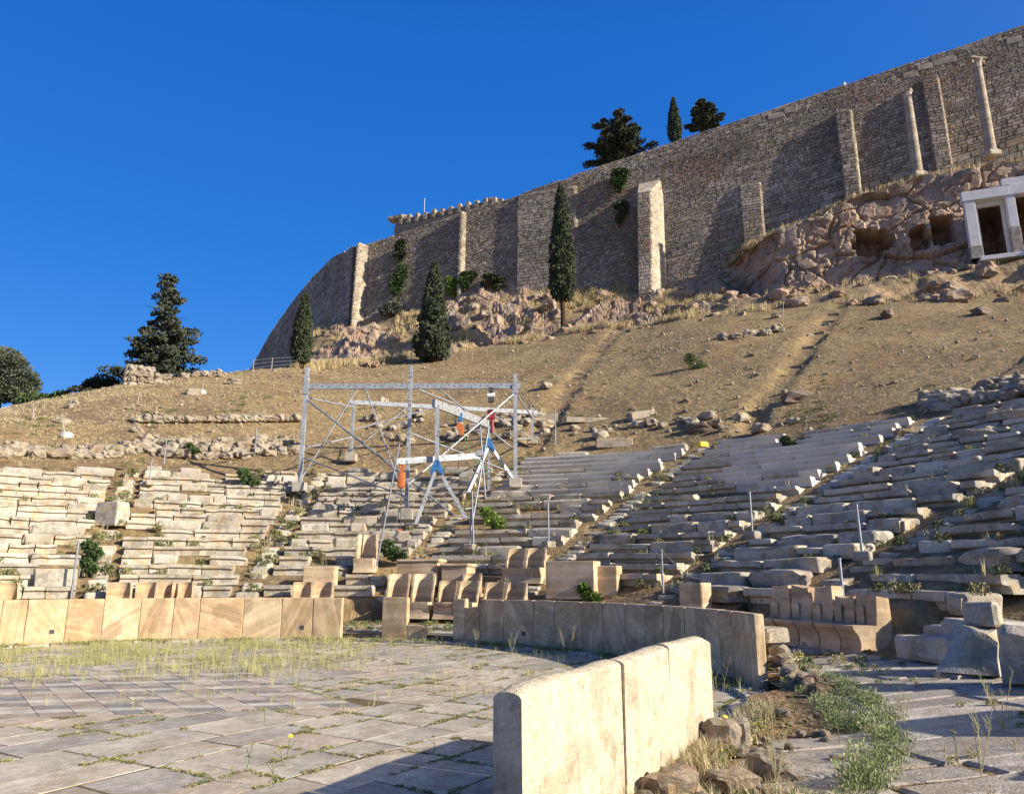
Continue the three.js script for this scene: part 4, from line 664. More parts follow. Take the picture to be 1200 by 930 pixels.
// two votive columns on the ledge
function column(label, px, pyBase, pyTop, n, flare) {
  let best = null; best = [sOf(px, pyBase, n)];
  const s = best[0], yOf = py => { const p = wallAt(s, n, 0), d = -p.z; return EYE + rayOf(px, py)[1] * d; }, y0 = yOf(pyBase), y1 = yOf(pyTop), P = wallAt(s, n, y0 - .25), t = thing('votive_column', label, 'column', P.toArray(), .1), H = y1 - y0 + .25;
  mesh('plinth', blockGeo(1.25, .5, 1.25, { bevel: .05, rough: .03, seed: s }), M.marble[1], t, [0, -.1, 0]);
  const mt = mat(lin(.62, .54, .44), tStone, bStone2, .01);
  const pts = [[.62, .38], [.64, .46], [.60, .54], [.52, .60], [.50, .70]]; for (let i = 1; i <= 10; i++) pts.push([lerp(.50, .40, pow(i / 10, 1.4)), lerp(.7, H - 1.15, i / 10)]); pts.push([.45, H - 1.12], [.43, H - 1.02], [.39, H - 1.0]);
  mesh('shaft', finish(new THREE.LatheGeometry(pts.map(p => new THREE.Vector2(...p)), 22), .7), mt, t);
  const cap = []; cap.push([.39, H - 1.01], [.42, H - .85], [.40, H - .7], [.47, H - .5], [.45, H - .42], [.60, H - .18], [.55, H - .14], [0, H - .14]); mesh('capital', finish(new THREE.LatheGeometry(cap.map(p => new THREE.Vector2(...p)), 9), .3), M.marble[1], t);
  if (flare) { const sh = new THREE.Shape(); sh.moveTo(-.95, -.15); sh.quadraticCurveTo(0, .55, .95, -.15); sh.quadraticCurveTo(.0, -.9, -.95, -.15); mesh('abacus', blockGeo(1.75, .17, 1.05, { bevel: .04, rough: .03, chip: 1, seed: 5 }), M.marble[1], t, [-.1, H - .14, 0]); for (const x of [-.62, .55]) mesh('volute', rockGeo(.28, .42, .28, { seed: x * 9, detail: 1 }), M.marble[1], t, [x, H - .55, .2]); }
  else { const a = mesh('volute', rockGeo(.34, .85, .36, { seed: 4, power: 3 }), M.marble[1], t, [.30, H - .55, 0]); a.rotation.z = -.15; mesh('volute', rockGeo(.42, .45, .4, { seed: 8, power: 3 }), M.marble[1], t, [-.38, H - .5, .05]); }
}
column('votive column with a broken capital standing between two buttresses', 1076, 205, 106, 4.3, false);
column('taller votive column with a flat topped capital above the portal', 1162, 180, 70, 4.6, true);
// visitor looking over the wall
{
  const sP = sOf(989, 95, -.9), P = wallAt(sP, -.9, wallTop(sP) - .95), B = [[[0, .95, 0], [0, 1.42, 0], .15, .19], [[0, 1.42, 0], [0, 1.56, 0], .07, .06], [[0, 1.64, 0], [0, 1.70, .01], .10, .105], [[-.10, .92, 0], [-.11, .48, .02], .095, .07], [[-.11, .48, .02], [-.11, .06, 0], .06, .045], [[.10, .92, 0], [.11, .48, .02], .095, .07], [[.11, .48, .02], [.11, .06, 0], .06, .045], [[-.20, 1.38, 0], [-.27, 1.10, .06], .055, .045], [[-.27, 1.10, .06], [-.16, .98, .26], .042, .035], [[.20, 1.38, 0], [.27, 1.10, .06], .055, .045], [[.27, 1.10, .06], [.16, .98, .26], .042, .035], [[-.11, .04, -.02], [-.11, .03, .16], .045, .035], [[.11, .04, -.02], [.11, .03, .16], .045, .035]];
  const field = (x, y, z, L) => { let d = 9; for (const [a, b, r0, r1] of L) { const ab = [b[0] - a[0], b[1] - a[1], b[2] - a[2]], t = clamp(((x - a[0]) * ab[0] + (y - a[1]) * ab[1] + (z - a[2]) * ab[2]) / (ab[0] ** 2 + ab[1] ** 2 + ab[2] ** 2), 0, 1), e = hypot(x - a[0] - ab[0] * t, y - a[1] - ab[1] * t, z - a[2] - ab[2] * t) - lerp(r0, r1, t), h = clamp(.5 + .5 * (d - e) / .05, 0, 1); d = lerp(d, e, h) - .05 * h * (1 - h); } return d; };
  const body = (L, res, sc) => { const mc = new MarchingCubes(res, M.skin, false, false, 60000); mc.isolation = 0; const h = res / 2; for (let k = 0; k < res; k++) for (let j = 0; j < res; j++) for (let i = 0; i < res; i++) mc.field[k * res * res + j * res + i] = -field((i - h) / h * sc, .9 + (j - h) / h * sc, (k - h) / h * sc, L); mc.update(); const n = mc.count, g = new THREE.BufferGeometry(); g.setAttribute('position', new THREE.BufferAttribute(mc.positionArray.slice(0, n * 3).map(v => v * sc), 3)); g.setAttribute('normal', new THREE.BufferAttribute(mc.normalArray.slice(0, n * 3), 3)); g.translate(0, .9, 0); return g; };
  const t = thing('person', 'person in a white top standing on top of the wall', 'person', P.toArray(), atan2(WN[0], -WN[1]));
  mesh('body', body(B, 64, 1), M.skin, t);
  const grow = (L, k) => L.map(([a, b, r, q]) => [a, b, r + k, q + k]); mesh('shirt', body(grow([B[0], B[7], B[9]], .022), 56, 1), M.cloth, t); mesh('trousers', body(grow([[[0, .95, 0], [0, 1.0, 0], .13, .13], B[3], B[4], B[5], B[6]], .02), 56, 1), M.dark, t); mesh('hair', body([[[0, 1.70, -.02], [0, 1.74, -.01], .105, .10]], 48, 1), M.hair, t);
}
// temple entablature beyond the wall, flag mast
{
  const dA = 146, a = at(462, 258, dA); let dB = 120; for (let q = 110; q < 150; q += .05) if (abs(at(580, 233, q).y - a.y) < abs(at(580, 233, dB).y - a.y)) dB = q; const b = at(580, 233, dB), d = b.clone().sub(a); d.y = 0; const L = d.length() + 1.5; d.normalize(); const yT = a.y + .4, t = thing('temple_entablature', 'pale marble temple entablature with a jutting cornice corner rising beyond the wall', 'temple', [a.x, yT - 8, a.z], atan2(-d.z, d.x)), W = mat(lin(.60, .53, .44), tStone, bStone, .02), W2 = mat(lin(.46, .40, .33), tStone, bStone, .02);
  mesh('architrave', blockGeo(L, 6.2, 2, { bevel: .05, rough: .03, seed: 1, cut: .2 }), W2, t, [L / 2, 0, -1]); mesh('frieze', blockGeo(L, 1.5, 1.6, { bevel: .05, rough: .03, seed: 2, cut: .2 }), W2, t, [L / 2, 6.2, -1.1]);
  const rnd = rngOf(91); for (let x = 1.6; x < L; x += 1.95) mesh('triglyph', blockGeo(.85, 1.65 + rnd() * .35, .9, { bevel: .05, rough: .04, seed: x }), W, t, [x, 6.21, -.2]);
  mesh('cornice', blockGeo(3.6, .75, 2.2, { bevel: .1, rough: .08, chip: 1, seed: 3 }), W, t, [.4, 7.72, -.6]); mesh('cornice_fragment', rockGeo(1.7, .7, 1.2, { seed: 5 }), W, t, [1.7, 7.9, -.5]);
  mesh('broken_block', rockGeo(1.6, .8, 1.2, { seed: 15 }), W, t, [L - 2.6, 7.6, -.8]);
  const p = at(497, 252, 150); single('flag_mast', 'thin white mast rising behind the temple entablature', 'mast', merge([rod(V3(0, -8, 0), V3(0, 3.7, 0), .05), rod(V3(0, 3.7, 0), V3(0, 3.9, 0), .09)]), M.white, p.toArray());
}
// ---------------------------------------------------------------- trees: trunk, limbs, leaf sprays through the crown's volume
function sprays(list, size, mtSeed, { up = 0, width = .45 } = {}) { // list of [x, y, z, nx, ny, nz, tone]; each spray is a bent three-sided leaf clump
  const rnd = rngOf(mtSeed), pos = [], col = [], d = V3(), s = V3(), t = V3();
  for (const [x, y, z, nx, ny, nz, tone] of list) {
    for (let k = 0; k < 2; k++) {
      d.set(nx + (rnd() - .5) * 1.5, ny + up + (rnd() - .5) * 1.3, nz + (rnd() - .5) * 1.5).normalize(); s.set(rnd() - .5, rnd() - .5, rnd() - .5).cross(d).normalize(); t.crossVectors(d, s);
      const L = size * (.6 + rnd() * .8), w = L * width, f = tone * (.75 + rnd() * .5), g = [f * (.94 + rnd() * .14), f, f * (.9 + rnd() * .2)];
      const a = [x - s.x * w * .3, y - s.y * w * .3, z - s.z * w * .3], b = [x + s.x * w * .3, y + s.y * w * .3, z + s.z * w * .3], m1 = [x + d.x * L * .55 - s.x * w + t.x * w * .3, y + d.y * L * .55 - s.y * w + t.y * w * .3, z + d.z * L * .55 - s.z * w + t.z * w * .3], m2 = [x + d.x * L * .6 + s.x * w - t.x * w * .3, y + d.y * L * .6 + s.y * w - t.y * w * .3, z + d.z * L * .6 + s.z * w - t.z * w * .3], e = [x + d.x * L, y + d.y * L, z + d.z * L];
      pos.push(...a, ...b, ...m1, ...b, ...m2, ...m1, ...m1, ...m2, ...e); for (let q = 0; q < 9; q++) col.push(...g);
    }
  }
  const g = new THREE.BufferGeometry(); g.setAttribute('position', new THREE.Float32BufferAttribute(pos, 3)); g.setAttribute('color', new THREE.Float32BufferAttribute(col, 3)); g.computeVertexNormals(); return g;
}
function trunkGeo(h, r0, r1, seed, lean = 0) { const g = new THREE.CylinderGeometry(r1, r0, h, 10, 8); g.translate(0, h / 2, 0); const p = g.attributes.position; for (let i = 0; i < p.count; i++) { const y = p.getY(i) / h; p.setX(i, p.getX(i) * (1 + .2 * n3(p.getX(i) * 9, y * 4, seed)) + lean * y * y + .08 * n3(seed, y * 3, 1)); p.setZ(i, p.getZ(i) + .08 * n3(1, y * 3, seed)); } return finish(g, .9); }
function cypress(label, pos, h, w, bare, n, seed, group, cone) {
  const t = thing('cypress_tree', label, 'cypress', pos, seed, group), rnd = rngOf(seed); mesh('trunk', merge([trunkGeo(h * .55, w * .12, w * .05, seed), rod(V3(0, h * .5, 0), V3(0, h * .9, 0), w * .05, 6, .02)]), M.bark, t);
  const L = []; for (let i = 0; i < n; i++) { const v = pow(rnd(), .85), y = lerp(bare, h * .985, v), rr = w / 2 * (cone ? pow(1 - v, .72) : min(1, pow((1 - v) / .62, .62))) * (v < .12 ? .74 + v * 2.2 : 1), a = rnd() * 2 * PI, lob = 1 + .34 * n3(cos(a) * 1.7, y * 1.0, sin(a) * 1.7 + seed) + .22 * n3(a * 3, y * 2.6, seed) + (rnd() < .04 ? .18 : 0), q = sqrt(.35 + .65 * rnd()) * rr * lob; const tone = .8 + .5 * n3(cos(a) * 2 + seed, y * 1.3, sin(a) * 2) + rnd() * .3; L.push([cos(a) * q, y, sin(a) * q, cos(a) * .45, .8, sin(a) * .45, tone]); }
  mesh('crown', sprays(L, .21 * sqrt(w / 2), seed, { up: .9, width: .35 }), M.cypress, t); return t;
}
function clumps(rnd, blobs, per, size) { const L = []; for (const [x, y, z, rx, ry, rz] of blobs) { const tone0 = .75 + rnd() * .5; for (let i = 0; i < per; i++) { const a = rnd() * 2 * PI, c = rnd() * 2 - 1, q = pow(rnd(), .4), s = sqrt(1 - c * c), nx = cos(a) * s, nz = sin(a) * s; L.push([x + nx * rx * q, y + c * ry * q, z + nz * rz * q, nx, c * .6 + .25, nz, tone0 * (.8 + rnd() * .4)]); } } return L; }
function conifer(name, label, category, pos, h, w, { seed, tiers, per, size, mt, bare = .08, flat = .35, taper = .8, droop = .1 }) { // whorls of branches with needle clumps
  const t = thing(name, label, category, pos, seed), rnd = rngOf(seed), limbs = [trunkGeo(h * .93, w * .035 + .08, .04, seed)], blobs = [];
  for (let i = 0; i < tiers; i++) { const v = i / (tiers - 1), y = h * lerp(bare, .97, v), R = w / 2 * pow(1 - v * .97, taper) * (.72 + rnd() * .5), m = max(3, round(lerp(7, 3, v))), a0 = rnd() * 6; for (let k = 0; k < m; k++) { const a = a0 + k / m * 2 * PI + (rnd() - .5) * .5, r = R * (.42 + rnd() * .8), e = V3(cos(a) * r, y - droop * r + rnd() * .3, sin(a) * r); limbs.push(rod(V3(0, y, 0), e, .05 + .02 * (1 - v), 5, .015)); const nb = max(1, round(r / (.55 * h / 9))); for (let b = 1; b <= nb; b++) { if (rnd() < .22) continue; const f = (b - .2) / nb, br = (.30 + .22 * rnd()) * h / 9 * (1.15 - .35 * v); blobs.push([e.x * f, lerp(y, e.y, f) + rnd() * .1, e.z * f, br * 1.25, br * flat * 1.6, br * 1.25]); } } }
  mesh('trunk', merge(limbs), M.bark, t); mesh('crown', sprays(clumps(rnd, blobs, per, size), size, seed + 1, { width: .4 }), mt, t); return t;
}
function bushy(name, label, category, pos, blobs, per, size, mt, seed, trunkH, group) { const t = thing(name, label, category, pos, 0, group), rnd = rngOf(seed); const limbs = []; if (trunkH) limbs.push(trunkGeo(trunkH, .22, .13, seed)); for (const b of blobs) limbs.push(rod(V3(0, (trunkH || .05) * .9, 0), V3(b[0], b[1], b[2]), .05, 5, .015)); mesh('trunk', merge(limbs), M.bark, t); mesh('crown', sprays(clumps(rnd, blobs, per, size), size, seed + 1, { width: .42 }), mt, t); return t; }
const footing = (px, py) => { let p = null; while (!p) p = onHill(px, py++, 30); return p.toArray(); };
const stand = (px, py, d) => { const p = at(px, py, d); return [p.x, hillY(p.x, d), p.z]; };
const tall = (pyA, pyB, px, d) => at(px, pyA, d).y - at(px, pyB, d).y;
{
  let d = 79; { const p = footing(352, 429); d = -p[2]; cypress('slim cypress standing against the far end of the wall', p, at(352, 344, d).y - p[1], 1.65, .4, 9000, 701, 'cypresses below the wall'); }
  d = 83; { const p = footing(507, 424); d = -p[2]; cypress('broad dark cypress rising in front of the rocks beside the fence', p, at(507, 307, d).y - p[1], 3.5, .2, 16000, 702, 'cypresses below the wall', true); }
  d = 77; { const p = footing(660, 391); d = -p[2]; cypress('tall narrow cypress with a bare trunk growing on the rocky slope', p, at(660, 216, d).y - p[1], 2.55, 3.7, 14000, 703, 'cypresses below the wall'); }
  d = 112; { const p = at(792, 172, d), y = p.y; cypress('small cypress rising behind the top of the wall', [p.x, y, p.z], at(792, 114, d).y - y, 2.1, 1, 6500, 704); }
  d = 104; { const p = at(727, 205, d), y = p.y; conifer('pine_tree', 'large dark conifer spreading behind the wall top', 'conifer', [p.x, y, p.z], at(727, 131, d).y - y, 9.6, { seed: 711, tiers: 11, per: 100, size: .26, mt: M.pine, bare: .15, flat: .42, taper: .5, droop: -.18 }); }
  d = 100; { const p = at(826, 165, d), y = p.y; conifer('pine_tree', 'small flat branched pine behind the wall top beside the cypress', 'conifer', [p.x, y, p.z], at(823, 119, d).y - y, 5.2, { seed: 712, tiers: 7, per: 100, size: .25, mt: M.pine, bare: .35, flat: .4, taper: .6, droop: -.25 }); }
  d = 62; { const p = stand(186, 440, d); p[1] -= .6; conifer('fir_tree', 'dark ragged fir tree on the hill crest beside the ruined stone hut', 'conifer', p, at(186, 325, d).y - p[1], 10.6, { seed: 713, tiers: 19, per: 85, size: .21, mt: M.fir, bare: .06, flat: .28, taper: 1.0, droop: .06 }); }
  d = 66; { const p = at(-2, 478, d); bushy('olive_tree', 'grey green olive tree at the edge of the hill crest', 'olive tree', [p.x, p.y - .8, p.z], [[-1.2, 3.6, 0, 1.9, 1.5, 1.8], [.6, 4.3, .3, 1.7, 1.4, 1.7], [1.9, 3.1, 0, 1.4, 1.2, 1.4], [-.2, 5.3, 0, 1.6, 1.1, 1.5], [2.0, 2.0, .2, 1.2, .9, 1.2], [-2.2, 5.0, 0, 1.6, 1.2, 1.6], [.6, 2.2, .5, 1.5, 1.0, 1.4], [-1.2, 2.2, .6, 1.6, 1.1, 1.5]], 1700, .17, M.olive, 721, 1.6); }
  for (const [px, py, s, k] of [[38, 466, 1.1, 0], [52, 466, .8, 1], [72, 462, .7, 2], [113, 448, .9, 3], [122, 444, 1.0, 4]]) { const q = at(px, py, 64); bushy('low_shrub', k < 3 ? 'low green shrub on the skyline beside the olive tree' : 'dark low shrub at the foot of the fir tree', 'shrub', [q.x, q.y - s * .9, q.z], [[0, s * .6, 0, s, s * .7, s], [s * .7, s * .45, 0, s * .7, s * .5, s * .7], [-s * .6, s * .4, .1, s * .7, s * .5, s * .7]], 420, .17, k < 3 ? M.shrub : M.fir, 730 + k, 0, k < 3 ? 'shrubs on the left skyline' : 'shrubs under the fir'); }
  // shrubs clinging to and standing below the wall
  const wallShrub = (label, px, py, s, h, mt, seed) => { const P = wallAt(sOf(px, py, .5), .5, 0), d = -P.z, y = EYE + rayOf(px, py)[1] * d; const q = rngOf(seed + 5), bl = []; for (let i = 0; i < 9; i++) { const v = q(); bl.push([(q() - .5) * s * 1.5 * (1 - .5 * abs(v - .5)), h * (.1 + .85 * v), .1 + q() * .3, s * (.28 + q() * .3), h * (.08 + q() * .12) + .15, s * .3]); } bushy('wall_shrub', label, 'shrub', [P.x, y, P.z], bl, 240, .20, mt, seed, 0); };
  wallShrub('dark shrub growing out of the wall beside the far buttress', 466, 348, 1.6, 5.0, M.shrub, 741); wallShrub('thin hanging plant high on the wall above the dark shrub', 468, 305, .8, 2.6, M.pine, 742);
  wallShrub('round dark shrub sprouting near the wall top beside the tall buttress', 726, 224, 1.2, 2.7, M.shrub, 743); wallShrub('dark ivy patch lower on the wall beneath the round shrub', 728, 262, .8, 3.0, M.pine, 744);
  wallShrub('bright green shrub at the foot of the wall', 532, 345, 1.1, 2.2, M.brightShrub, 745); wallShrub('dark green shrub at the wall foot beside the bright one', 548, 338, 1.2, 1.9, M.shrub, 746); wallShrub('dark shrub in the corner at the foot of the broad pier', 578, 340, 1.5, 1.9, M.pine, 747); wallShrub('low grey green bush at the wall foot beside the broad cypress', 462, 372, 2.0, 1.7, M.olive, 749);
}
// ---------------------------------------------------------------- steel gantry and hoist frame standing on the benches
const footOn = (px, py) => { const [X, Y] = rayOf(px, py); for (let d = 14; d < 60; d += .02) { const r = polar(X * d, d)[0]; if (r > ROW_R && EYE + Y * d <= coneY(r)) return V3(X * d, EYE + Y * d, -d); } };
{
  const FL = footOn(351, 572), FR = footOn(604, 567), BL = footOn(411, 537), BR = footOn(624, 517), FM = footOn(476, 604);
  const g = thing('steel_gantry', 'tall white galvanised steel gantry frame standing on the bench rows', 'gantry', FL.toArray()), O = FL.clone();
  const topOf = (f, px, py) => V3(f.x, at(px, py, -f.z).y, f.z), L = v => v.clone().sub(O), add = (n, geo, m = M.galv, par = g) => mesh(n, boxUV(geo.index ? geo.toNonIndexed() : geo), m, par);
  const tFL = topOf(FL, 355, 458), tFR = topOf(FR, 603, 447), tBL = topOf(BL, 411, 482), tBR = topOf(BR, 626, 473), tFM = topOf(FM, 478, 449);
  const H = (tFL.y + tFR.y) / 2; tFL.y = tFR.y = H; const HB = (tBL.y + tBR.y) / 2; tBL.y = tBR.y = HB;
  const post = (f, t, w = .17, up = .0) => { const p = add('post', bar(L(f).add(V3(0, .25, 0)), L(t).add(V3(0, up, 0)), w, w)); add('base_plate', new THREE.BoxGeometry(.34, .03, .34).translate(L(f).x, L(f).y + .265, L(f).z), M.galv, p); add('foot_block', blockGeo(.58, .42, .58, { bevel: .02, rough: .008, seed: f.x }).translate(L(f).x, L(f).y - .17, L(f).z), M.concrete, p); return p; };
  post(FL, tFL, .17, .9); post(FR, tFR, .17, .55); post(BL, tBL, .15, .1); post(BR, tBR, .15, .3); post(FM, V3(FM.x, H, FM.z), .14, .05);
  const ext = (a, b, k) => b.clone().add(b.clone().sub(a).normalize().multiplyScalar(k));
  add('front_rail', bar(L(tFL), L(ext(tFL, tFR, .25)), .14, .24)); add('back_rail', bar(L(ext(tBR, tBL, .2)), L(ext(tBL, tBR, .25)), .14, .22));
  for (const [t, py] of [[tFL, .0], [tFR, 0]]) add('collar', new THREE.BoxGeometry(.26, .42, .26).translate(L(t).x, L(t).y - .15, L(t).z));
  const brace = (a, b, r = .042, m = M.galv) => add('brace', rod(L(a), L(b), r, 8), m), mixp = (a, b, t) => a.clone().lerp(b, t), drop = (v, k) => v.clone().add(V3(0, -k, 0));
  brace(drop(FL, -.35), mixp(tFL, tFR, .25)); brace(drop(tFL, .55), mixp(FM, FR, .5).add(V3(0, -1.0, .6)), .05, M.pole); brace(drop(tFL, .5), drop(tBL, .25)); brace(drop(mixp(tFL, FL, .62), 0), drop(mixp(tBL, BL, .62), 0));
  brace(drop(mixp(tBL, BL, .5), 0), mixp(tBL, tBR, .45)); brace(drop(tFR, .3), drop(FM, -1.2)); brace(mixp(tFL, tFR, .62), mixp(drop(tFR, 2.6), FR, .2)); brace(drop(tFR, .3), drop(tBR, .3)); brace(mixp(tFR, FR, .55), mixp(tBR, BR, .9)); brace(mixp(tFL, tFR, .50), mixp(tBL, tBR, .62));
  brace(mixp(tFR, FR, .9), mixp(FM, V3(FM.x, H, FM.z), .55), .03, M.pole); brace(drop(FM, -.4), mixp(tFL, tFR, .28), .03); brace(mixp(FL, tFL, .30), mixp(FM, V3(FM.x, H, FM.z), .12), .03, M.pole); brace(mixp(BL, tBL, .1), mixp(tBL, tBR, .30), .03); brace(mixp(BR, tBR, .1), mixp(tBL, tBR, .72), .03);
  // electric hoist with red hook block hanging from the front rail
  const hp = mixp(tFL, tFR, .885), h = thing('chain_hoist', 'red and white chain hoist hanging from the gantry front rail', 'hoist', [hp.x, hp.y - .12, hp.z]);
  mesh('trolley', new THREE.BoxGeometry(.20, .22, .3).translate(0, -.08, 0), M.dark, h); mesh('motor', merge([new THREE.CylinderGeometry(.13, .13, .34, 14).rotateZ(PI / 2).translate(0, -.32, 0)]), M.white, h); mesh('gearbox', new THREE.BoxGeometry(.26, .2, .22).translate(0, -.54, 0), M.dark, h); mesh('chain', rod(V3(0, -.6, 0), V3(0, -1.1, 0), .015, 5), M.dark, h); mesh('hook_block', new THREE.BoxGeometry(.34, .42, .2).translate(0, -1.2, 0), M.red, h); mesh('chain_bag', new THREE.CylinderGeometry(.07, .09, .62, 10).translate(.06, -1.7, 0), M.red, h);
}
{ // smaller splayed hoist frame with blue apex plates
  const A = V3(), F1 = footOn(487, 614), F2 = footOn(546, 607), d1 = -(F1.z + F2.z) / 2, K1 = at(512, 547, d1), T1 = at(512, 480, d1);
  const F3 = footOn(548, 577), F4 = footOn(602, 562), d2 = -(F3.z + F4.z) / 2, K2 = at(573, 521, d2), T2 = at(573, 494, d2); T2.y = lerp(T2.y, T1.y, .5); T1.y = T2.y;
  const O = F1.clone(), g = thing('hoist_frame', 'smaller steel hoist frame on splayed legs with blue apex plates', 'hoist frame', O.toArray()), L = v => v.clone().sub(O), add = (n, geo, m = M.galv, p = g) => mesh(n, boxUV(geo.index ? geo.toNonIndexed() : geo), m, p);
  for (const [k, f] of [[K1, F1], [K1, F2], [K2, F3], [K2, F4]]) { const l = add('leg', bar(L(k), L(f), .13, .13)); add('foot_plate', new THREE.BoxGeometry(.3, .05, .3).translate(L(f).x, L(f).y, L(f).z), M.galv, l); }
  for (const [k, t] of [[K1, T1], [K2, T2]]) { add('upright', bar(L(k), L(t), .15, .15)); const sh = new THREE.Shape(); sh.moveTo(-.08, .26); sh.lineTo(.08, .26); sh.lineTo(.26, -.22); sh.lineTo(.22, -.30); sh.lineTo(.0, -.10); sh.lineTo(-.22, -.30); sh.lineTo(-.26, -.22); const pl = new THREE.ExtrudeGeometry(sh, { depth: .24, bevelEnabled: true, bevelSize: .01, bevelThickness: .01, bevelSegments: 1 }).translate(0, 0, -.12); const q = L(k); add('apex_plate', pl.translate(q.x, q.y, q.z), M.blue); }
  add('top_beam', bar(L(T1).add(V3(-.12, .05, .2)), L(T2).add(V3(.05, .05, -.2)), .14, .32)); add('centre_strut', bar(L(K2), L(V3(K2.x, coneY(polar(K2.x, -K2.z)[0]) - .1, K2.z)), .11, .11));
  const c0 = at(462, 541, d1 - .3), c1 = at(562, 534, d1 + 1.0); add('cross_beam', bar(L(c0), L(c1), .14, .24)); add('beam_bracket', new THREE.BoxGeometry(.3, .2, .3).translate(L(c1).x, L(c1).y + .1, L(c1).z));
  const p1 = T1.clone().lerp(T2, .42), h = thing('chain_hoist', 'orange hand chain hoist hanging from the hoist frame top beam', 'hoist', [p1.x, p1.y - .12, p1.z]); mesh('hanger', new THREE.BoxGeometry(.16, .36, .2), M.blue, h); mesh('hoist_body', merge([new THREE.CylinderGeometry(.15, .15, .24, 14).rotateX(PI / 2).translate(0, -.42, 0), new THREE.BoxGeometry(.14, .3, .16).translate(.06, -.62, 0)]), M.orange, h); mesh('load_chain', rod(V3(-.04, -.6, 0), V3(-.04, -2.2, .1), .016, 5), M.dark, h);
  const gs = new THREE.CatmullRomCurve3([V3(.1, -.6, 0), V3(.35, -1.3, .1), V3(.75, -1.9, .1), V3(1.35, -2.25, .0)]); mesh('green_sling', new THREE.TubeGeometry(gs, 20, .022, 6), M.green, h);
  const p2 = at(471, 547, d1 - .2), h2 = thing('chain_hoist', 'orange chain hoist hanging from the end of the cross beam', 'hoist', p2.toArray()); mesh('hook', new THREE.TorusGeometry(.09, .03, 8, 14), M.orange, h2); mesh('hoist_body', rockGeo(.30, .62, .26, { seed: 3, power: 4, rough: .06, detail: 2 }).translate(0, -.82, 0), M.orange, h2); mesh('strap', new THREE.BoxGeometry(.1, .3, .05).translate(0, -.17, 0), M.orange, h2); mesh('load_chain', rod(V3(.02, -.8, 0), V3(.02, -2.55, .1), .016, 5), M.dark, h2); mesh('hook_block', new THREE.BoxGeometry(.16, .24, .12).translate(.02, -2.5, .1), M.orange, h2); mesh('hand_chain', rod(V3(-.12, -.8, 0), V3(-.12, -2.9, .05), .010, 5), M.pole, h2);
  // leaning scaffold tubes
  let i = 0; for (const [ax, ay, bx, by, dr] of [[441, 660, 468, 520, 0], [548, 640, 573, 500, 1.2], [569, 582, 562, 490, 1.0], [555, 640, 553, 575, 0]]) { const f = footOn(ax, ay) || at(ax, ay, 26), t = at(bx, by, -f.z + dr); single('scaffold_tube', ['long leaning scaffold tube beside the lone throne', 'leaning scaffold tube rising through the hoist frame', 'upright scaffold tube beside the blue plate', 'short scaffold tube beside the hoist frame foot'][i++], 'tube', rod(V3(0, -.1, 0), t.clone().sub(f), .028, 8), M.pole, f.toArray()); }
}
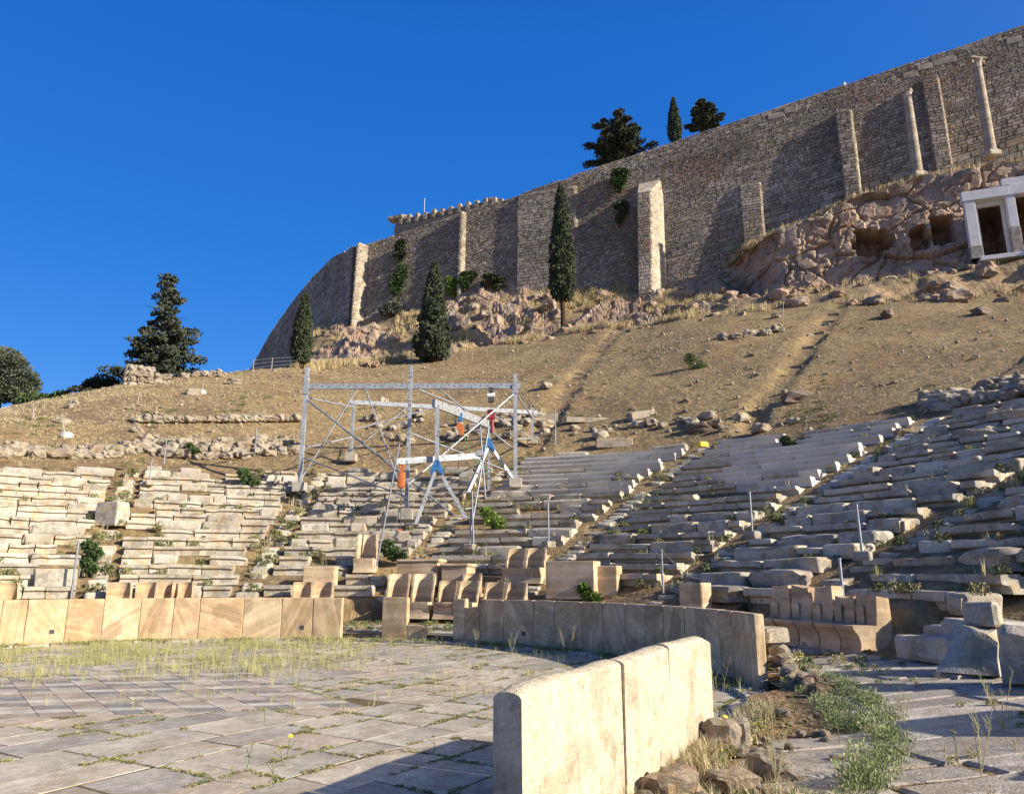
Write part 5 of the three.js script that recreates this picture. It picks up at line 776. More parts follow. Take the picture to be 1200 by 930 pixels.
// ---------------------------------------------------------------- barrier posts, marker stakes, fence
{
  const postG = (h, tilt) => rod(V3(0, 0, 0), V3(tilt, h, 0), .03, 10);
  const spots = [[882, 626, 577, 'beside the bright stair ends', 1], [1011, 650, 592, 'leaning among broken bench blocks', 1], [988, 694, 655, 'behind the row of five joined thrones', 0], [643, 637, 590, 'behind the double throne', 1], [777, 690, 645, 'leaning beside the large plain marble block', 0], [83, 697, 634, 'rising behind the sunlit parapet beside the leafy plants', 0], [551, 640, 597, 'beside the hoist frame foot', 1], [435, 652, 627, 'behind the wide statue base', 0], [175, 565, 538, 'at the head of the worn stairway', 1], [192, 541, 516, 'on the rubble heap', 0], [299, 530, 503, 'at the end of the rubble heap', 0], [651, 520, 480, 'at the top of the restored rows beside the gantry', 0]];
  for (const [px, py, pt, where, foot] of spots) { const f = footOn(px, py) || onHill(px, py), h = at(px, pt, -f.z).y - f.y; const t = thing('barrier_post', `grey metal barrier post ${where}`, 'post', f.toArray(), px, 'metal barrier posts'); mesh('pipe', postG(h + .1, (px % 5 - 2) * .02), M.pole, t, [0, -.1, 0]); mesh('cap', new THREE.CylinderGeometry(.036, .036, .05, 10), M.pole, t, [(px % 5 - 2) * .02, h, 0]); if (foot) mesh('base_block', blockGeo(.36, .2, .34, { bevel: .02, rough: .008, seed: px }), M.concrete, t, [0, -.12, 0]); }
  // rope sagging between two of them
  const a = footOn(777, 690), b = onRing(12.4, 58.5, 1.48), c = new THREE.CatmullRomCurve3([a.clone().add(V3(0, .95, 0)), a.clone().lerp(b, .5).add(V3(0, .25, 0)), b]); single('barrier_rope', 'thin sagging rope from the leaning post to the upright marble slab', 'rope', new THREE.TubeGeometry(c, 24, .010, 5), M.concrete);
  // white survey stakes on the brown slope
  const st = [[77, 512, 485, -.22, 'leaning in a white stone base'], [39, 492, 473, -.12, 'leaning near the olive tree'], [161, 473, 458, .02, 'below the ruined stone hut'], [236, 461, 446, .04, 'standing in a white stone near the skyline'], [918, 372, 350, .05, 'with a dark top beside the trench'], [1047, 372, 352, -.05, 'beside the dark boulder under the cliff'], [715, 690, 672, .0, 'behind the curved parapet']];
  for (const [px, py, pt, lean, where] of st.slice(0, 6)) { const f = onHill(px, py); if (!f) continue; const h = at(px, pt, -f.z).y - f.y, t = thing('survey_stake', `pale survey stake ${where}`, 'stake', f.toArray(), 0, 'survey stakes on the slope'); mesh('stake', rod(V3(0, -.1, 0), V3(lean * h * 1.6, h, 0), .035, 7), M.concrete, t); if (/stone|base/.test(where) && !/hut/.test(where)) mesh('base_stone', rockGeo(.5, .35, .45, { seed: px, detail: 1 }), M.white, t, [0, -.1, 0]); if (/dark top/.test(where)) mesh('top_box', new THREE.BoxGeometry(.34, .34, .2), M.dark, t, [lean * h * 1.6, h, 0]); }
  // wire fence along the path below the rocks
  const fence = thing('wire_fence', 'low wire fence with thin grey posts along the path below the cypresses', 'fence', onHill(296, 436).toArray()), fo = fence.position, pts = [[296, 436], [318, 433], [346, 431], [387, 429], [418, 428], [447, 427], [482, 426], [520, 424], [553, 423]].map(([x, y]) => onHill(x, y) || at(x, y, 80));
  pts.forEach(p => mesh('fence_post', rod(V3(0, -.2, 0), V3(0, 1.05, 0), .035, 6), M.concrete, fence, p.clone().sub(fo).toArray()));
  for (const h of [.35, .68, 1.0]) for (let i = 0; i + 1 < pts.length; i++) mesh('wire', rod(pts[i].clone().sub(fo).add(V3(0, h, 0)), pts[i + 1].clone().sub(fo).add(V3(0, h, 0)), .012, 4), M.pole, fence);
}
// ---------------------------------------------------------------- rocks, rubble, ruined walls
const rockVar = [0, 1, 2, 3, 4, 5, 6, 7].map(i => rockGeo(1, 1, 1, { seed: 20 + i, power: i % 2 ? 3.2 : 5, rough: .26, detail: 3 }));
const smallRock = [0, 1, 2, 3, 4].map(i => rockGeo(1, 1, 1, { seed: 40 + i, power: 3, rough: .22, detail: 1 }));
{ // broken limestone ledges between the path and the wall
  const s0 = CLIFF_END - 2, s1 = sOf(352, 390, 6), S = 430, T = 84, pos = [], uv = [], col = [], idx = [];
  for (let i = 0; i <= S; i++) for (let j = 0; j <= T; j++) {
    const s = lerp(s0, s1, i / S), n = .25 + 13.5 * j / T, P = wallAt(s, n, 0), x = P.x, d = -P.z, [r, phi] = polar(x, d);
    const m = smooth(-.16, .14, n3(s * .10 + 3, n * .16, 5) + .10), e = smooth(0, .06, i / S) * (1 - smooth(.95, 1, i / S)) * (1 - smooth(.72, 1, j / T)) * smooth(crestR(phi) - 6, crestR(phi) - 2, r);
    const wx = s + .7 * n3(x * .5, d * .5, 2), wn = n + .7 * n3(x * .5, d * .5, 4), A = blocks(wx * .30, wn * .48, 1), B = blocks(wx * .75, wn * 1.0, 2), C = blocks(wx * 1.9, wn * 2.2, 6);
    const y = hillY(x, d) - .75 + e * m * (1.25 + 1.35 * A[0] - .4 * A[1] + .55 * B[0] - .22 * B[1] + .2 * C[0]);
    pos.push(x, y, P.z); uv.push(s, n + y); const f = .85 + .3 * n3(x * .8, d * .8, 9), rd = smooth(-.05, .3, fbm(x * .2, d * .2, 33, 3)); col.push(f * lerp(.96, .92, rd), f * lerp(.90, .80, rd), f * lerp(.83, .70, rd));
  }
  for (let i = 0; i < S; i++) for (let j = 0; j < T; j++) { const a = i * (T + 1) + j, b = a + T + 1; idx.push(a, b, a + 1, b, b + 1, a + 1); }
  const q = new THREE.BufferGeometry(); q.setAttribute('position', new THREE.Float32BufferAttribute(pos, 3)); q.setAttribute('uv', new THREE.Float32BufferAttribute(uv, 2)); q.setAttribute('color', new THREE.Float32BufferAttribute(col, 3)); q.setIndex(idx);
  tag(mesh('rock_ledges', toCreasedNormals(q.toNonIndexed(), .35), M.rock), 'jagged pinkish limestone ledges along the foot of the wall', 'rocks', null, 'structure');
}
{ // outcrops that break through the slope between the path and the wall
  const out = thing('rocky_slope'); tag(out, 'pinkish grey limestone outcrops on the slope below the wall', 'rocks', null, 'structure'); const rnd = rngOf(801); let n = 0;
  const mats = [[.62, .54, .47], [.54, .47, .41], [.66, .60, .53], [.58, .48, .40]].map(c => mat(lin(...c), tRock, bRock, .10));
  for (let i = 0; i < 2600 && n < 170; i++) {
    const phi = lerp(-15, 46, rnd()), rw = min(wallDistance(phi), 128), rc = crestR(phi), r = lerp(rc - 5, rw - 1, rnd()), p = onRing(r, phi), x = p.x, d = -p.z, [s, nn] = wallSN(x, d); if (nn < 1.5) continue; if (s < CLIFF_END + 1 && nn < cliffN(s) + 1.2) continue; const y = hillY(x, d), q = pixOf(V3(x, y, -d)); if (q[0] < 330 || q[0] > 1230) continue;
    if (n3(x * .09, d * .09, 55) < -.08 && rnd() < .8) continue;
    const k = s < CLIFF_END + 4 ? .7 : 1, L = (.35 + pow(rnd(), 2) * 1.6) * k * (r < rc - 1 ? .5 : 1), m = mesh('rock', rockVar[floor(rnd() * 8)], mats[floor(rnd() * 4)], out, [x, y - L * .34, -d], rnd() * 6); m.scale.set(L * (1.1 + rnd() * .9), L * (.5 + rnd() * .4), L * (.7 + rnd() * .5)); m.rotation.x = (rnd() - .5) * .5; m.rotation.z = (rnd() - .5) * .4; n++;
  }
  // debris terrace at the foot of the cliff
  for (let i = 0; i < 120; i++) { const s = lerp(-12, CLIFF_END + 6, rnd()), nn = cliffN(s) + 1 + pow(rnd(), 1.5) * 9, P = wallAt(s, nn, 0), y = hillY(P.x, -P.z), L = .3 + pow(rnd(), 2) * 1.5; const m = mesh('rock', rockVar[floor(rnd() * 8)], mats[floor(rnd() * 4)], out, [P.x, y - L * .2, P.z], rnd() * 6); m.scale.set(L * 1.3, L * .7, L); }
}
{ // loose stones one can tell apart on the brown slope
  const rnd = rngOf(811); let n = 0; const give = (px, py, L, mt) => { const p = onHill(px, py, 20); if (!p) return; const o = single('loose_stone', 'loose pale stone lying on the brown slope', 'stone', rockVar[floor(rnd() * 8)], mt, [p.x, p.y - L * .18, p.z], rnd() * 6, 'loose stones on the brown slope'); o.scale.set(L * (1 + rnd() * .4), L * (.5 + rnd() * .3), L * (.7 + rnd() * .3)); n++; };
  for (let i = 0; i < 75; i++) give(rnd() * 1200, lerp(385, 520, rnd()), .22 + pow(rnd(), 3) * .55, M.rubble[floor(rnd() * 4)]);
  const named = [[910, 372, .9, 'flat grey stone beside the staked trench head', 1], [880, 393, 1.1, 'flat grey boulder above the upper trench', 0], [912, 388, 1.2, 'square grey stone below the portal terrace', 0], [1040, 372, 1.3, 'dark boulder lying below the cliff terrace', 3], [1150, 368, 1.2, 'dark low boulder on the green slope', 3], [820, 505, 1.2, 'dark boulder with a pale fragment above the restored rows', 3], [935, 470, 1.4, 'low dark rock beside the trench end', 3], [830, 490, 1.0, 'grey block half sunk above the restored rows', 0], [560, 505, 1.3, 'pale block half hidden behind the gantry', 2], [595, 497, .9, 'pale rough stone behind the gantry hoist', 2], [640, 500, 1.1, 'square stone stacked beside the gantry back foot', 0]];
  for (const [px, py, L, label, m] of named) { const p = onHill(px, py, 20); if (!p) continue; const o = single('boulder', label, 'boulder', rockVar[floor(rnd() * 8)], m === 3 ? M.redRock[2] : M.rubble[m], [p.x, p.y - L * .15, p.z], rnd() * 6); o.scale.set(L, L * .5, L * .7); }
  // fallen ashlar blocks
  for (const [px, py, l, h, turn, label] of [[752, 488, 1.6, .45, .35, 'long tilted grey block lying by the trench end'], [688, 493, 2.6, .3, .1, 'long low slab beside the tilted block'], [642, 492, 1.2, .5, 0, 'block on the slope beside the gantry back post'], [720, 522, 1.9, .5, -.1, 'rough block in the ragged top row above the restored rows'], [1185, 487, 1.3, .3, -.6, 'smooth pale slab lying on the broken rows'], [131, 605, .95, .85, -.25, 'tall white block standing beside the worn stairway'], [66, 674, 1.0, .52, .3, 'white moulded marble block on the lower bench rows'], [227, 462, .9, .5, .4, 'big grey block near the hill crest']]) { const p = (px === 131 || px === 66 || px === 1185 ? footOn(px, py) : onHill(px, py, 20)); if (!p) continue; const o = single('ashlar_block', label, 'block', blockGeo(l, h, .62, { bevel: .03, rough: .02, chip: .7, seed: px }), px === 131 || px === 66 ? M.marble[3] : M.rubble[0], [p.x, p.y - (px === 131 || px === 66 ? .34 : .15), p.z], turn); o.rotation.z = px === 752 ? .2 : 0; }
}
function rubble(name, label, category, n, seed, spot, size, set = M.rubble) { const rnd = rngOf(seed), list = []; for (let i = 0; i < n; i++) { const q = spot(rnd, i); if (q) list.push(q); } const o = V3(...list[0].slice(0, 3)), t = thing(name, label, category, o.toArray()); for (const [x, y, z, k = 1] of list) { const L = lerp(size[0], size[1], pow(rnd(), 1.6)) * k, m = mesh('stone', L > .35 ? rockVar[floor(rnd() * 8)] : smallRock[floor(rnd() * 5)], set[floor(rnd() * set.length)], t, [x - o.x, y - o.y - L * .12, z - o.z], rnd() * 6); m.scale.set(L * (1 + rnd() * .4), L * (.6 + rnd() * .3), L * (.75 + rnd() * .3)); } return t; }
{
  const band = (x0, x1, y0, y1) => (rnd) => { const px = lerp(x0, x1, rnd()), p = onHill(px, lerp(y0(px), y1(px), rnd()), 20); return p && [p.x, p.y, p.z]; };
  rubble('rubble_heap', 'wide heap of tumbled pale rubble above the sunlit bench rows', 'rubble', 280, 821, band(142, 350, () => 517, x => 540 - 8 * abs((x - 250) / 100)), [.18, .62]);
  rubble('rubble_wall', 'low line of rough stones across the brown slope above the rubble heap', 'stone wall', 130, 822, (rnd, i) => { const px = 158 + i * 1.48, p = onHill(px, 494 + (i % 2) * 2.5 - (px - 160) * .008, 20); return p && [p.x, p.y + (i % 2 ? .12 : 0), p.z]; }, [.28, .55]);
  rubble('rubble_wall', 'ragged line of broken blocks along the top of the restored rows', 'stone wall', 24, 823, (rnd, i) => { const px = lerp(660, 900, rnd()), p = onHill(px, lerp(516, 500, rnd()) - (px - 660) * .04, 20); return p && [p.x, p.y, p.z]; }, [.2, .7]);
  rubble('rubble_wall', 'rubble bank beside the uppermost broken rows under the green slope', 'stone wall', 150, 824, (rnd, i) => { const px = lerp(1080, 1240, rnd()), p = onHill(px, lerp(486, 470, rnd()) - (px - 1080) * .16, 16); return p && [p.x, p.y, p.z]; }, [.2, .75]);
  rubble('rubble_wall', 'ragged stones edging the top of the sunlit rows below the olive tree', 'stone wall', 70, 825, (rnd, i) => { const px = lerp(-20, 135, rnd()), p = onHill(px, lerp(538, 530, rnd()), 20); return p && [p.x, p.y, p.z]; }, [.3, .75]);
  rubble('rubble_wall', 'scattered stones behind the steel gantry', 'stone wall', 60, 826, (rnd, i) => { const px = lerp(420, 640, rnd()), p = onHill(px, lerp(520, 488, rnd()), 20); return p && [p.x, p.y, p.z]; }, [.2, .7]);
  rubble('rubble_wall', 'line of low dark stones across the slope above the upper trench', 'stone wall', 70, 827, (rnd, i) => { const px = lerp(845, 905, rnd()), p = onHill(px, 397 - (px - 845) * .12 + rnd() * 2, 20); return p && [p.x, p.y, p.z]; }, [.2, .6]);
  // trench steps
  for (const [k, lab] of [[0, 'rough steps in the trench that climbs to the bare trunked cypress'], [1, 'rough steps in the trench that climbs towards the cliff']]) { const f = FURROWS[k], t = thing('hillside_steps', lab, 'steps', onRing(f.r[0], f.phi[0], 8).toArray()), rnd = rngOf(840 + k), o = t.position; for (let r = f.r[0] + 1.5; r < f.r[1] - 2; r += 1.05) { const u = (r - f.r[0]) / (f.r[1] - f.r[0]), c = onRing(r, lerp(f.phi[0], f.phi[1], u) - .1); c.y = hillY(c.x, -c.z); if (rnd() < .55) continue; const m = mesh('step', blockGeo(1.15, .24, .45, { bevel: .04, rough: .03, chip: 1, seed: 850 + floor(rnd() * 4) }), M.redRock[1], t, [c.x - o.x, c.y - o.y - .17, c.z - o.z], -rad(f.phi[0]) + (rnd() - .5) * .3); m.scale.x = .6 + rnd() * .6; } }
  // ruined hut on the crest
  const p = at(158, 449, 52), y = hillY(p.x, 52), t = thing('ruined_hut', 'low ruined stone hut walls in front of the fir tree', 'ruin', [p.x, y - .3, p.z], .5), rnd = rngOf(861);
  for (let row = 0; row < 4; row++) for (let i = 0; i < 5 - (row === 3 ? 2 : 0); i++) { const l = .55, m = mesh('stone', rockVar[floor(rnd() * 8)], M.rubble[floor(rnd() * 3)], t, [i * l - .2, row * .42, 0], (rnd() - .5) * .2); m.scale.set(l * 1.08, .46, .6); } for (let row = 0; row < 4; row++) for (let i = 0; i < 7; i++) { if (row === 3 && i > 4) continue; const m = mesh('stone', rockVar[floor(rnd() * 8)], M.rubble[floor(rnd() * 3)], t, [-.45, row * .42 - i * .08, -i * .52 - .2], (rnd() - .5) * .2); m.scale.set(.6, .46, .58); }
  rubble('stone_pile', 'small pile of pale stones beside the fir tree', 'rubble', 14, 862, (rnd, i) => { const px = lerp(208, 262, rnd()), q = onHill(px, 440 + rnd() * 2, 20); return q && [q.x, q.y, q.z]; }, [.3, .7]);
}
{ // earth bank and broken stones outside the slabs by the camera
  const a = V3(-.02, 0, -4.02), b = V3(1.70, 0, -7.26), u = b.clone().sub(a).normalize(), n = V3(-u.z, 0, u.x);
  gridMesh('soil_bank', 40, 110, (i, j) => { const l0 = lerp(-1.2, 6.2, j / 110), w = lerp(-.06, lerp(1.5, .5, smooth(1.6, 2.9, l0)), i / 40), l = lerp(-1.2, 6.2, j / 110), p = a.clone().addScaledVector(u, l).addScaledVector(n, w), [r] = polar(p.x, -p.z); const base = max(.10, r > 9.6 ? floorY(r) - .04 : .12), y = lerp(base, .25, (1 - smooth(.1, lerp(.9, .4, smooth(1.6, 2.9, l)), w)) * smooth(-1.2, .2, l) * (1 - smooth(4.0, 5.4, l))) + .05 * fbm(p.x * 3, p.z * 3, 4, 3) - (i > 34 ? (i - 34) * .012 : 0) - smooth(4.6, 6.2, l) * .05; return [p.x, y, p.z, p.x, p.z, .42, .335, .235]; }, M.soil);
  const rnd = rngOf(871), put = (l, w, L, h, mt, label, y = .2, k = 0) => { const p = a.clone().addScaledVector(u, l).addScaledVector(n, w), o = single('broken_stone', label, 'stone', rockVar[k], mt, [p.x, y, p.z], rnd() * 6); o.scale.set(L, h, L * .75); };
  put(.75, .30, .50, .22, M.rubble[1], 'large flat broken stone at the foot of the nearest parapet slab', .12, 1); put(1.75, .28, .38, .20, M.rubble[3], 'brown broken stone at the foot of the middle parapet slab', .18, 3); put(2.2, .55, .36, .15, M.rubble[3], 'reddish broken stone lying in dry grass', .16, 5); put(3.3, .24, .30, .28, M.rubble[0], 'upright jagged stone at the far end of the near parapet slabs', .15, 2); put(3.55, .32, .20, .28, M.rubble[2], 'pointed pale stone beside the jagged one', .12, 6); put(1.3, .75, .3, .15, M.rubble[2], 'small white stone in the dry earth', .15, 4); put(2.6, .75, .3, .17, M.rubble[1], 'small grey stone beside the drain', .18, 0); put(.1, .45, .55, .18, M.rubble[0], 'flat stone half buried beside the nearest slab end', .1, 7);
  rubble('gravel_stones', 'small stones scattered on the earth beside the near parapet slabs', 'stones', 90, 872, rnd => { const l = lerp(-.3, 5.5, rnd()), w = .12 + rnd() * 1.0, p = a.clone().addScaledVector(u, l).addScaledVector(n, w); return [p.x, .22 - w * .06, p.z]; }, [.03, .13]);
  // rubble bank beside the end of the curved parapet
  rubble('rubble_bank', 'reddish rubble bank beside the end of the curved parapet', 'rubble', 120, 873, rnd => { const phi = lerp(82, 100, rnd()), r = lerp(9.62, 10.25, rnd()), p = onRing(r, phi); return [p.x, .17 + .45 * (1 - smooth(82, 98, phi)) * (1 - smooth(9.9, 10.3, r)) * rnd(), p.z]; }, [.06, .24], [M.rubble[0], M.redRock[1], M.rubble[3], M.redRock[0]]);
  const bb = onRing(9.95, 84.5, .62); single('rubble_block', 'squared block on top of the rubble bank by the curved parapet', 'block', blockGeo(.5, .22, .35, { bevel: .03, rough: .03, chip: 1, seed: 5 }), M.rubble[2], bb.toArray(), .4);
  const onY = (px, py, y) => { const [X, Y] = rayOf(px, py), d = (y - EYE) / Y; return V3(X * d, y, -d); };
  for (const [px, py, y, l, h, w, t, lab] of [[1048, 757, .38, .66, .27, .5, -.9, 'low pale block on the ground beside the lit end of the throne row'], [1108, 757, .38, .85, .30, .55, -1.0, 'rough grey block beside the low pale one'], [1170, 732, .66, 1.2, .42, .7, -1.1, 'thick block behind the flared throne fragment']]) { const p = onY(px, py, y); single('ashlar_block', lab, 'block', blockGeo(l, h + .12, w, { bevel: .035, rough: .02, chip: 1, seed: px }), M.marble[px % 5], [p.x, p.y - .12, p.z - .2], t); }
  for (const [r, phi, y, l, h, w, lab] of [[12.95, 86.2, .52, 1.2, .34, .7, 'flat slab with a sunlit top behind the low blocks'], [12.8, 89.2, .5, 1.1, .5, .7, 'broken slab end behind the flared throne fragment']]) single('ashlar_block', lab, 'block', blockGeo(l, h, w, { bevel: .04, rough: .025, chip: 1.2, seed: phi }), M.marble[2], onRing(r, phi, y).toArray(), -rad(phi));
  // blocks standing outside the picture whose shadows fall across the flagstones
  for (const [x, z, l, h, w, t, lab] of [[6.9, -6.3, 1.3, 1.25, .8, .3, 'tall squared marble block beside the passage'], [5.9, -4.6, 1.0, .95, .7, .8, 'squared marble block beside the tall one'], [7.6, -8.3, 1.2, .9, .8, -.3, 'broad marble block beyond the chipped fragment'], [8.3, -5.2, 1.4, 1.5, .8, .1, 'tallest marble block behind the squared ones'], [4.9, -3.1, 1.1, .8, .8, .2, 'low marble block by the passage entrance']]) single('ashlar_block', lab, 'block', blockGeo(l, h, w, { bevel: .05, rough: .04, chip: 1, seed: x * 9 }), M.marble[2], [x, .36, z], t);
}
{ single('marker_box', 'small bright yellow box on the restored rows', 'box', blockGeo(.42, .22, .3, { bevel: .02, rough: .003 }), M.yellow, footOn(824, 524).add(V3(0, .02, 0)).toArray(), .3); }
// ---------------------------------------------------------------- grass and weeds (uncountable: instanced)
function tuft(n, h, spread, w, seed, bend = .5) { const rnd = rngOf(seed), pos = []; for (let i = 0; i < n; i++) { const a = rnd() * 6.28, r = rnd() * spread, x = cos(a) * r, z = sin(a) * r, l = h * (.55 + rnd() * .6), b = bend * l * (rnd() - .2), da = rnd() * 6.28, dx = cos(da) * b, dz = sin(da) * b, px = -sin(da) * w, pz = cos(da) * w; pos.push(x - px, 0, z - pz, x + px, 0, z + pz, x + dx * .35 + px * .7, l * .55, z + dz * .35 + pz * .7, x - px, 0, z - pz, x + dx * .35 + px * .7, l * .55, z + dz * .35 + pz * .7, x + dx * .35 - px * .7, l * .55, z + dz * .35 - pz * .7, x + dx * .35 - px * .7, l * .55, z + dz * .35 - pz * .7, x + dx * .35 + px * .7, l * .55, z + dz * .35 + pz * .7, x + dx, l, z + dz); } const g = new THREE.BufferGeometry(); g.setAttribute('position', new THREE.Float32BufferAttribute(pos, 3)); g.computeVertexNormals(); return g; }
function leafyTuft(n, h, spread, leaf, seed) { const rnd = rngOf(seed), L = []; for (let i = 0; i < n; i++) { const a = rnd() * 6.28, r = sqrt(rnd()) * spread, y = h * pow(rnd(), .8); L.push([cos(a) * r * (1 - .4 * y / h), y, sin(a) * r * (1 - .4 * y / h), cos(a) * .6, .7, sin(a) * .6, .7 + rnd() * .6]); } const g = sprays(L, leaf, seed, { width: .28, up: .3 }); return g; }
function sprayTuft(n, h, spread, leaf, seed) { const rnd = rngOf(seed), L = []; for (let i = 0; i < n; i++) { const a = rnd() * 6.28, r = sqrt(rnd()) * spread, y = h * pow(rnd(), .9) * (1 - .4 * (r / spread) ** 2); L.push([cos(a) * r, y, sin(a) * r, cos(a) * .5, .9, sin(a) * .5, .7 + rnd() * .6]); } return sprays(L, leaf, seed, { width: .10, up: .5 }); }
function scatter(name, label, category, geo, mt, list, colors, seed) { const rnd = rngOf(seed), m = new THREE.InstancedMesh(geo, mt, list.length), q = new THREE.Object3D(), c = new THREE.Color(); list.forEach(([x, y, z, s, sy = s], i) => { q.position.set(x, y, z); q.rotation.set((rnd() - .5) * .25, rnd() * 6.28, (rnd() - .5) * .25); q.scale.set(s, sy, s); q.updateMatrix(); m.setMatrixAt(i, q.matrix); const k = colors[floor(rnd() * colors.length)], f = .7 + rnd() * .6; m.setColorAt(i, c.setRGB(k[0] * f, k[1] * f, k[2] * f)); }); m.name = numbered(name); tag(m, label, category, null, 'stuff'); scene.add(m); return m; }
const STRAW = [[.48, .40, .24], [.56, .47, .29], [.42, .35, .21], [.36, .31, .18]], GREEN = [[.13, .17, .05], [.17, .20, .06], [.10, .14, .045]], YGREEN = [[.34, .32, .12], [.40, .36, .16], [.27, .28, .09]];
{
  const rnd = rngOf(901), short = [], tallS = [], peb = [], green = [];
  for (let i = 0; i < 90000; i++) { const phi = lerp(-42, 60, rnd()), rt = tierTop(phi), r = lerp(rt + .2, crestR(phi) + 4, pow(rnd(), .8)), p = onRing(r, phi), x = p.x, d = -p.z; if (abs(p.x / d) > .75) continue; const k = fbm(x * .35, d * .35, 61, 3); if (k + rnd() * .35 < .05) continue; const y = hillY(x, d); const s = .5 + rnd() * .9; if (short.length < 42000) short.push([x, y - .01, p.z, s, s * (.5 + rnd() * .7)]); }
  for (let i = 0; i < 14000 && tallS.length < 4200; i++) { const phi = lerp(-15, 46, rnd()), rw = wallDistance(phi), rc = crestR(phi), r = lerp(rc - 2, min(rw - .6, 128), rnd()), p = onRing(r, phi), x = p.x, d = -p.z, [s, n] = wallSN(x, d); if (n < .8 || (s < CLIFF_END + 1 && (n < cliffN(s) + .8 || rnd() < .9))) continue; if (n3(x * .2, d * .2, 71) + rnd() * .3 < .12) continue; tallS.push([x, hillY(x, d) - .02, p.z, 1.3 + rnd() * 1.5]); }
  for (let i = 0; i < 900; i++) { const s = lerp(-14, CLIFF_END - 1, rnd()), n = cliffN(s) * (1 - pow(rnd(), 2.2) * .55) - .3, P = wallAt(s, n, 0); tallS.push([P.x, cliffTop(s) + .1 + .15 * (7 - n), P.z, 1.2 + rnd() * 1.6]); }
  for (let i = 0; i < 1200; i++) { const px = rnd() * 1240 - 20, py = lerp(372, 530, rnd()), p = onHill(px, py, 22); if (!p) continue; if (n3(p.x * .15, p.z * .15, 81) + rnd() * .6 < .15) continue; peb.push([p.x, p.y - .01, p.z, .04 + pow(rnd(), 3) * .18]); }
  for (let i = 0; i < 1500; i++) { const px = rnd() * 1200, py = lerp(380, 525, rnd()), q = fbm(px * .012, py * .03, 91, 2); if (q < .16) continue; const p = onHill(px, py, 22); if (p) green.push([p.x, p.y - .02, p.z, .7 + rnd() * .9, .5 + rnd() * .5]); }
  scatter('dry_grass', 'short dry straw grass covering the brown slope', 'grass', tuft(9, .11, .10, .006, 3, 1.0), M.grass, short, STRAW, 1);
  scatter('tall_dry_grass', 'taller golden dry grass among the rocks below the wall', 'grass', tuft(16, .30, .16, .010, 4, .8), M.grass, tallS, [[.50, .39, .19], [.56, .45, .24], [.42, .33, .16]], 2);
  scatter('pebbles', 'small pale pebbles strewn over the brown slope', 'pebbles', smallRock[1], M.rubble[2], peb, [[1, 1, 1], [.8, .78, .74], [1.1, 1.08, 1.02]], 3);
  scatter('slope_weeds', 'low green weeds in patches on the slope', 'weeds', leafyTuft(70, .12, .22, .05, 5), M.grass, green, GREEN, 4);
}
{ // weeds among the bench rows
  const rnd = rngOf(911), a = [], b = []; for (let i = 0; i < 2600; i++) { const w = floor(rnd() * 7), k = floor(rnd() * ROWS[w]), r = rowR(k) + .42 + rnd() * .34, phi = lerp(STAIRS[w], STAIRS[w + 1], rnd()) + skew(r); if (n3(phi * .25, k * .5, 7) + rnd() * .5 < .42) continue; const p = onRing(r, phi, rowY(k) - .05); (rnd() < .55 ? a : b).push([p.x, p.y, p.z, .6 + rnd() * 1.0]); }
  for (let s = 1; s < 7; s++) for (let i = 0; i < (s < 3 ? 45 : 14); i++) { const r = lerp(12.6, 27, rnd()), p = onRing(r, STAIRS[s] + skew(r) + (rnd() - .5) * 2.2, coneY(r) - (s < 3 ? .22 : .36)); (rnd() < .6 ? a : b).push([p.x, p.y, p.z, .8 + rnd() * 1.1]); }
  scatter('bench_weeds', 'green weeds sprouting between the bench stones', 'weeds', leafyTuft(90, .14, .13, .04, 6), M.grass, a, [[.14, .16, .06], [.19, .19, .08], [.24, .22, .10]], 5);
  scatter('bench_straw', 'dry straw tufts between the bench stones', 'grass', tuft(16, .22, .10, .004, 7, .7), M.grass, b, YGREEN.concat(STRAW), 6);
}
{ // orchestra floor: thin straw grass along the joints and in the far left quarter
  const rnd = rngOf(921), thin = [], low = []; for (let i = 0; i < 22000 && thin.length < 3000; i++) { const a = rnd() * 6.28, r = sqrt(rnd()) * 9.1, x = CX + cos(a) * r, z = -CD + sin(a) * r, [px, py] = pixOf(V3(x, 0, z)); const k = smooth(806, 770, py) * smooth(470, 330, px) + .10 * smooth(850, 800, py); if (rnd() > k * (.5 + n3(x * .8, z * .8, 5) * 1.2)) continue; thin.push([x, -.02, z, .7 + rnd() * .8]); }
  for (const [p, q] of JOINTS) { const L = hypot(p[0] - q[0], p[1] - q[1]); for (let t = rnd() * .06; t < L; t += .05 + rnd() * .05) { const x = lerp(p[0], q[0], t / L), z = lerp(p[1], q[1], t / L), k = n3(x * .6, z * .6, 15) + .5 * n3(x * 2.3, z * 2.3, 4) + .22 * smooth(7, 9.2, hypot(x - CX, z + CD)) + .12 * smooth(-6, -2, x); if (k > .22 && rnd() < .75) low.push([x, -.012, z, .35 + rnd() * .55]); } }
  for (let p = -64; p < 92; p += .22) { const q = onRing(9.3 - rnd() * .35, p, -.02); if (n3(p * .12, 3, 3) + rnd() * .5 > .2) low.push([q.x, .03, q.z, .7 + rnd() * 1.3]); if (rnd() < .4) thin.push([q.x, .03, q.z, .7 + rnd() * .8]); }
  scatter('orchestra_grass', 'thin pale grass growing between the orchestra paving slabs', 'grass', tuft(9, .15, .11, .0017, 8, .8), M.grass, thin, YGREEN, 7);
  scatter('joint_moss', 'low green and straw weeds in the orchestra joints', 'weeds', leafyTuft(46, .03, .07, .016, 9), M.grass, low, [[.22, .23, .08], [.28, .27, .10], [.17, .19, .06], [.33, .29, .13]], 8);
}
